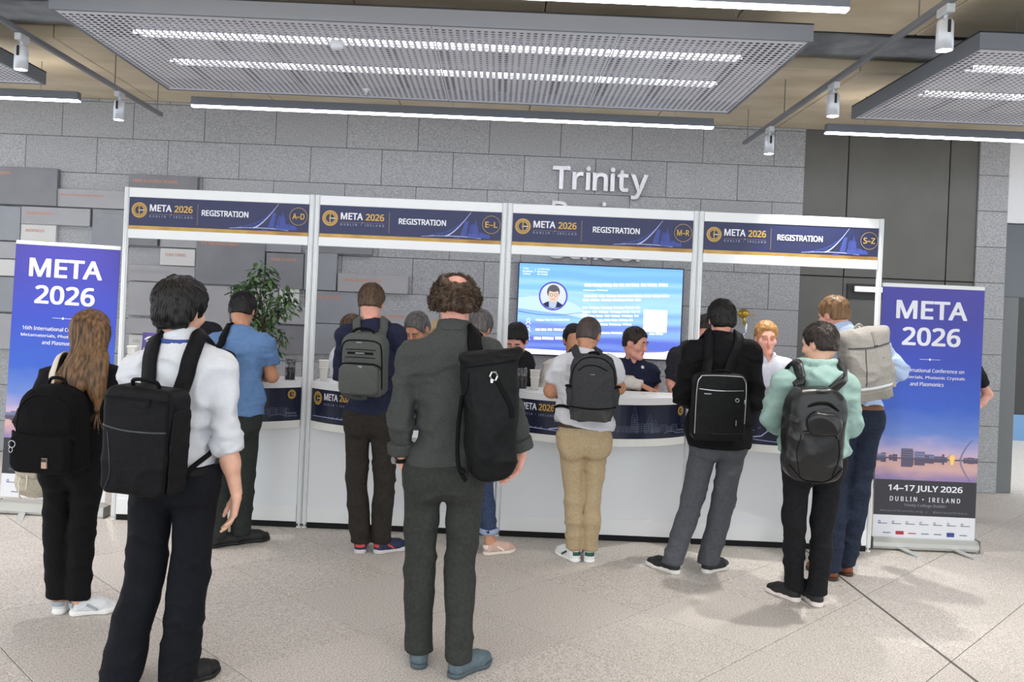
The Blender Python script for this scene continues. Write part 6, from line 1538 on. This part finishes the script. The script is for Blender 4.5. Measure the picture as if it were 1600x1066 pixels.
b = Bag('black roll-top backpack slung on the right shoulder of the man in grey', (766, 652, 3.735), (math.radians(-2), math.radians(-3), math.radians(16)), (.222, .14, .55), NYL2, rt=.02, rb=.075, taper=-.10, edge=.02, bulge=.02, wr=.010, seed=36,
        extra=[(cone((-.12, -.03, .262), (.12, -.03, .285), .028, .026), .02, False)])
b.onfront('roll_fold', [(-.12, .225), (-.02, .235), (.12, .25)], .008, WEB, .004)
b.onfront('side_seam', [(-.112, .2), (-.118, 0), (-.125, -.24)], .006, WEB, .003)
b.onfront('buckle_strap', [(.0, .19), (.035, .12), (.07, .05), (.075, -.0)], .022, WEB, .005)
fy = b.front(-.005, .185)[0].y; k0 = MB()
k0.tube([(-.005 + .017 * math.cos(t), fy - .008, .185 + .02 * math.sin(t)) for t in [2 * math.pi * n / 6 for n in range(7)]], .0045, 6); k0.box((-.02, fy - .012, .155), (-.008, fy - .004, .175), .002); k0.build('metal_hook', MATS['chrome'], b.e)
b.straps(grey, WEB, w=.07, sides='R', low=False, wide=.62, attach=-.10, zt=.40, t=.014)
b.strap('dangling_strap', grey, [b.M @ Vector((-.12, .02, .1)), b.M @ Vector((-.14, .03, -.05)), b.M @ Vector((-.15, .0, -.2)), b.M @ Vector((-.12, -.02, -.27))], .02, WEB, .004, snap=False)
b.tube('buckle', [(-.14, -.02, -.22), (-.13, -.03, -.235)], .012, WEB)

DG = mat('melange_grey', (56, 57, 59), .85, 0, (68, 69, 71), 150, bump=.3, bscale=500, spec=.15)
b = Bag('dark grey melange daypack on the man in the white t-shirt', (926, 605, 5.53), (math.radians(6), math.radians(-1), math.radians(-3)), (.295, .155, .44), DG, rt=.12, rb=.06, taper=-.06, edge=.04, bulge=.03, wr=.012, seed=37)
b.onfront('zip', [(-.10, .125), (-.05, .155), (.02, .155), (.085, .125)], .007, WEB, .004); b.onfront('zip', [(-.145, .03), (-.125, .14), (-.06, .2), (.05, .2), (.12, .14), (.14, .03)], .008, WEB, .003)
b.onfront('bottom_seam', [(-.15, -.115), (0, -.125), (.15, -.115)], .010, WEB, .004); b.onfront('bottom_panel', [(-.14, -.165), (0, -.175), (.14, -.165)], .08, mat('nylon_dark_grey', (52, 54, 54), .6), .002)
b.box('logo', -.01, .10, .03, .003, ZIP, .001)
for sg in (-1, 1): b.pocket('side_pocket', sg * .145, -.06, .05, .13, .10, .02, .02, DG, y=-.01, wr=.01); b.tube('pocket_trim', [(sg * .125, -.06, .01), (sg * .155, -.065, .018), (sg * .175, -.04, .012)], .009, WEB)
b.tube('top_handle', [(-.04, .0, .20), (-.03, -.01, .225), (0, -.015, .232), (.03, -.01, .225), (.04, 0, .20)], .008, WEB)
b.straps(khaki, DG, w=.055, attach=.28, lowm=WEB, wide=.5)

b = Bag('slim black business backpack with silver zips on the man in the black jacket', (1122, 635, 5.41), (math.radians(2), 0, math.radians(3)), (.335, .11, .43), NYL2, rt=.06, rb=.035, edge=.022, bulge=.012, wr=.002, seed=38)
b.onfront('zip', [(-.158, -.17), (-.157, .12), (-.14, .185), (-.10, .200), (.10, .200), (.14, .185), (.157, .12), (.158, -.10)], .006, ZIP, .003)
b.onfront('pocket_zip', [(-.145, .115), (-.05, .108), (.05, .108), (.14, .112)], .006, ZIP, .003); b.box('logo', -.09, .085, .045, .006, ZIP, .002)
b.onfront('bottom_panel', [(-.15, -.185), (0, -.19), (.15, -.185)], .05, mat('leather_black', (18, 17, 17), .45), .004)
fy = b.front(.1, .05)[0].y; k0 = MB(); k0.tube([(.10 + .011 * math.cos(t), fy - .004, .05 + .011 * math.sin(t)) for t in [2 * math.pi * n / 14 for n in range(15)]], .003, 6); k0.build('ring', ZIP, b.e, True)
b.box('tag', .10, -.055, .022, .14, MATS['leather_black'], .004); b.box('tag_print', .10, -.095, .007, .035, ZIP, .001, .004); b.box('zip_pull', .153, .04, .01, .025, ZIP, .005)
b.tube('top_handle', [(-.06, -.01, .205), (-.05, -.02, .225), (0, -.025, .234), (.05, -.02, .225), (.06, -.01, .205)], .008, WEB)
b.straps(suit, NYL, w=.065, attach=.22, low=False, wide=.55)

SL = mat('coated_black', (18, 18, 19), .34, 0, (24, 24, 25), 30, bump=.08, bscale=200)
b = Bag('large glossy black backpack tapering to the bottom, on the man in the mint hoodie', (1270, 678, 4.82), (math.radians(2), math.radians(1), math.radians(-2)), (.325, .17, .545), SL, rt=.13, rb=.10, taper=-.02, edge=.04, bulge=.035, wr=.012, seed=39)
b.pocket('upper_pocket', .02, .075, .20, .13, .05, .06, .05, SL, wr=.012); b.onfront('pocket_zip', [(-.095, -.005), (-.085, .022), (0, .030), (.09, .022), (.10, -.005)], .008, ZIPD, .005, .004)
b.onfront('panel_seam', [(-.10, .01), (-.115, -.1), (-.09, -.22)], .005, WEB, .003); b.onfront('panel_seam', [(.105, .01), (.12, -.1), (.09, -.22)], .005, WEB, .003)
b.onfront('bottom_seam', [(-.145, -.17), (-.07, -.245), (0, -.255), (.07, -.245), (.145, -.17)], .007, WEB, .004); b.box('logo', -.005, -.02, .035, .005, ZIPD, .002, .006)
b.tube('top_handle', [(-.06, -.04, .215), (-.03, -.075, .245), (.03, -.08, .25), (.08, -.06, .225), (.105, -.06, .19)], .010, SL); b.tube('compression_strap', [(-.08, -.09, .16), (-.02, -.115, .19), (.04, -.115, .19), (.10, -.09, .15)], .008, WEB)
b.straps(hood, SL, w=.062, attach=.25, low=False, wide=.66)

BG = mat('canvas_stone', (146, 142, 136), .85, 0, (156, 152, 146), 90, bump=.2, bscale=400)
b = Bag('stone grey roll-top backpack on the man in the light blue shirt', (1351, 570, 5.505), (math.radians(4), math.radians(-11), math.radians(6)), (.30, .165, .47), BG, rt=.07, rb=.05, taper=-.05, edge=.035, bulge=.03, wr=.012, seed=40, extra=[(cone((-.13, -.02, .20), (.13, -.02, .20), .045, .045), .03, False)])
b.onfront('fold_seam', [(-.14, .135), (0, .125), (.14, .135)], .008, ZIPD, .005); b.onfront('zip', [(-.04, .12), (-.05, 0), (-.06, -.12)], .005, ZIPD, .003)
b.onfront('reflective_strip', [(-.14, -.135), (0, -.14), (.14, -.135)], .014, mat('reflective', (206, 212, 216), .3), .004); b.onfront('bottom_panel', [(-.13, -.19), (0, -.195), (.13, -.19)], .06, mat('canvas_stone_dark', (140, 136, 128), .85), .002)
b.onfront('strap_band', [(.03, .125), (.028, .17), (.025, .22)], .02, mat('canvas_stone_dark', (140, 136, 128), .85), .005); b.box('buckle', .03, .13, .024, .014, ZIPD, .008); b.box('logo', .07, .05, .018, .01, MATS['canvas_stone_dark'], .002)
for sg in (-1, 1): b.pocket('side_pocket', sg * .15, -.08, .05, .18, .12, .02, .02, BG, y=0, wr=.008)
b.tube('top_handle', [(-.04, .03, .23), (0, .02, .265), (.04, .03, .23)], .008, BG)
b.straps(blue, BG, w=.06, attach=.3, low=False, wide=.5)

# ------------------------------------------------------------------ small things on the counters
def cup_stack(px, py, Y, h, label):
    c = P(px, py, Y); c.z = CT; e = empty('paper_cup', c, label, 'cup', 'paper cups on the counters')
    q = MB(); q.lathe([(.001, 0), (.026, 0), (.038, h - .006), (.041, h - .004), (.041, h), (.038, h), (.034, h - .03), (.001, h - .03)], n=28); q.build('cup', MATS['paper_cup'], e, True)
    q = MB(); q.lathe([(.0362 + .0, h * .62), (.0375, h * .62), (.0385, h * .64), (.0362, h * .66)], n=28); q.build('rim', MATS['paper_cup'], e, True)
cup_stack(505, 596, 6.42, .16, 'white paper cups stacked beside the second booth post')
cup_stack(835, 609, 6.40, .155, 'white paper cups stacked beside the sleeve of the khaki-trousered man')
cup_stack(205, 590, 6.50, .20, 'tall white paper cups stacked at the left end of the A to D counter')
def jar(px, py, Y, h, label):
    c = P(px, py, Y); c.z = CT; e = empty('pen_pot', c, label, 'pot', 'dark pots on the counters')
    MB().lathe([(.001, 0), (.036, 0), (.038, .004), (.038, h * .62), (.034, h * .62), (.034, .006), (.001, .006)], n=24).build('pot', mat('smoked_plastic', (38, 40, 42), .2), e, True)
    m = mat('clear_plastic', (226, 230, 232), .08); m.node_tree.nodes['Principled BSDF'].inputs['Transmission Weight'].default_value = .9
    MB().lathe([(.037, h * .62), (.0375, h), (.0365, h), (.036, h * .62)], n=24).build('clear_collar', m, e, True)
    rg = random.Random(px)
    for k in range(7):
        a = k * .9; r = .018; MB().tube([(r * math.cos(a), r * math.sin(a), .02), (r * 1.5 * math.cos(a), r * 1.5 * math.sin(a), h * rg.uniform(.92, 1.06))], .004, 6).build('pen', MATS[('white_paint', 'black_plastic', 'alu_dark')[k % 3]], e)
jar(453, 591, 6.42, .155, 'dark pen pot with a clear collar beside the second booth post, A to D side')
jar(815, 609, 6.52, .155, 'dark pen pot beside the white cups, in front of the bespectacled man')
A = P(241, 520, 6.5); e = empty('wifi_sign', (A.x, 6.5, CT), 'purple free wifi sign on a clear stand, on the A to D counter', 'sign', None, (math.radians(-6), 0, 0))
hS = A.z - CT; MB().box((-.10, -.002, .0), (.10, .003, hS), .001).build('card', mat('card_purple', (84, 62, 140), .4), e); MB().box((-.10, -.03, 0), (.10, .05, .006), .002).build('stand_foot', MATS['glass_cup'], e)
p = Print(lambda u, v, l: (u, -.002 - l, v))
for r in (.03, .05, .072): p.ring('white_paint', -.03, hS - .1, r, .012, 16, math.radians(42), math.radians(138))
p.ring('white_paint', -.03, hS - .1, .011, .011, 14); p.text('white_paint', 'Free', -.085, hS - .145, h=.026, align='l'); p.text('white_paint', 'WiFi', -.085, hS - .185, h=.026, align='l'); p.build(e, {'white_paint': 'white_lettering'})
A = P(1032, 618, 6.42); tag(MB((A.x, 6.42, CT)).box((A.x - .10, 6.35, CT), (A.x + .11, 6.56, CT + .003)).build('paper_sheet', MATS['paper_cup'], None, False, (A.x, 6.42, CT)), 'sheet of white paper lying on the M to R counter', 'paper')
A = P(1178, 625, 6.48); tag(MB((A.x, 6.48, CT)).box((A.x - .10, 6.34, CT), (A.x + .10, 6.55, CT + .004)).build('paper_sheet', MATS['paper_cup'], None, False, (A.x, 6.48, CT)), 'sheet of white paper under the hands of the fair-haired staff man', 'paper')

# ------------------------------------------------------------------ ficus behind the counter
A = P(410, 480, 7.75); fx_, fy_ = A.x, A.y
e = empty('potted_ficus', (fx_, fy_, 0), 'leafy green ficus tree behind the A to D counter', 'plant')
MB().lathe([(.001, 0), (.15, 0), (.19, .36), (.2, .38), (.17, .38), (.165, .33), (.001, .33)], n=24).build('pot', mat('pot_grey', (90, 90, 92), .6), e, True)
MB().lathe([(.001, .335), (.166, .335)], n=20).build('soil', mat('soil', (50, 40, 32), .95), e)
rg = random.Random(5); br = MB(); tr = MB(); tr.tube(crom([(0, 0, .33), (.02, 0, .8), (-.02, .02, 1.2), (.01, 0, 1.6)], 5), [.02] * 15 + [.014], 8); tips = []
def reg(x, y):
    q = P(x, y, 7.75); return Vector((q.x - fx_, 0, q.z))
blobs = [reg(395, 445), reg(420, 440), reg(380, 460), reg(440, 462), reg(405, 470), reg(430, 490), reg(400, 500), reg(418, 515), reg(385, 485), reg(412, 428), reg(450, 475), reg(405, 530), reg(442, 530), reg(428, 548), reg(390, 518), reg(372, 450)]
for k, bl in enumerate(blobs):
    s0 = Vector((rg.uniform(-.02, .02), 0, max(min(bl.z - .35, 1.55), .9))); pt = [s0, s0.lerp(bl, .5) + Vector((rg.uniform(-.04, .04), rg.uniform(-.08, .08), .03)), bl]
    br.tube(crom(pt, 4), [.009, .008, .008, .007, .006, .005, .004, .003, .003], 5)
tr.build('trunk', mat('bark', (96, 80, 64), .9), e, True); br.build('branches', MATS['bark'], e, True)
q = {0: MB(), 1: MB(), 2: MB()}
for k, bl in enumerate(blobs):
    big = .13 if k < 12 else .07
    for n in range(62 if k < 12 else 26):
        d = Vector((rg.gauss(0, 1), rg.gauss(0, 1), rg.gauss(0, .9))); d = d.normalized() * (rg.random() ** .5) * big; c = bl + d + Vector((0, rg.uniform(-.05, .05), 0))
        ax = Vector((d.x * 2 + rg.gauss(0, .06), d.y + rg.gauss(0, .06), -.08 + rg.gauss(0, .05))).normalized(); sd_ = ax.cross(Vector((rg.gauss(0, .4), rg.gauss(0, .4), 1))).normalized(); nn = sd_.cross(ax)
        L, w_ = rg.uniform(.05, .078), rg.uniform(.011, .016)
        q[n % 3].add([c, c + ax * L * .35 + sd_ * w_ - nn * .003, c + ax * L * .7 + sd_ * w_ * .8 - nn * .006, c + ax * L - nn * .014, c + ax * L * .7 - sd_ * w_ * .8 - nn * .006, c + ax * L * .35 - sd_ * w_ - nn * .003, c + ax * L * .4 + nn * .003, c + ax * L * .72], [(0, 1, 6), (1, 2, 7, 6), (2, 3, 7), (0, 6, 5), (5, 6, 7, 4), (4, 7, 3)])
for k, c in enumerate(((66, 96, 52), (98, 132, 78), (48, 74, 42))):
    o = q[k].build('leaves', mat('leaf_%d' % k, c, .4), e); o['kind'] = 'stuff'
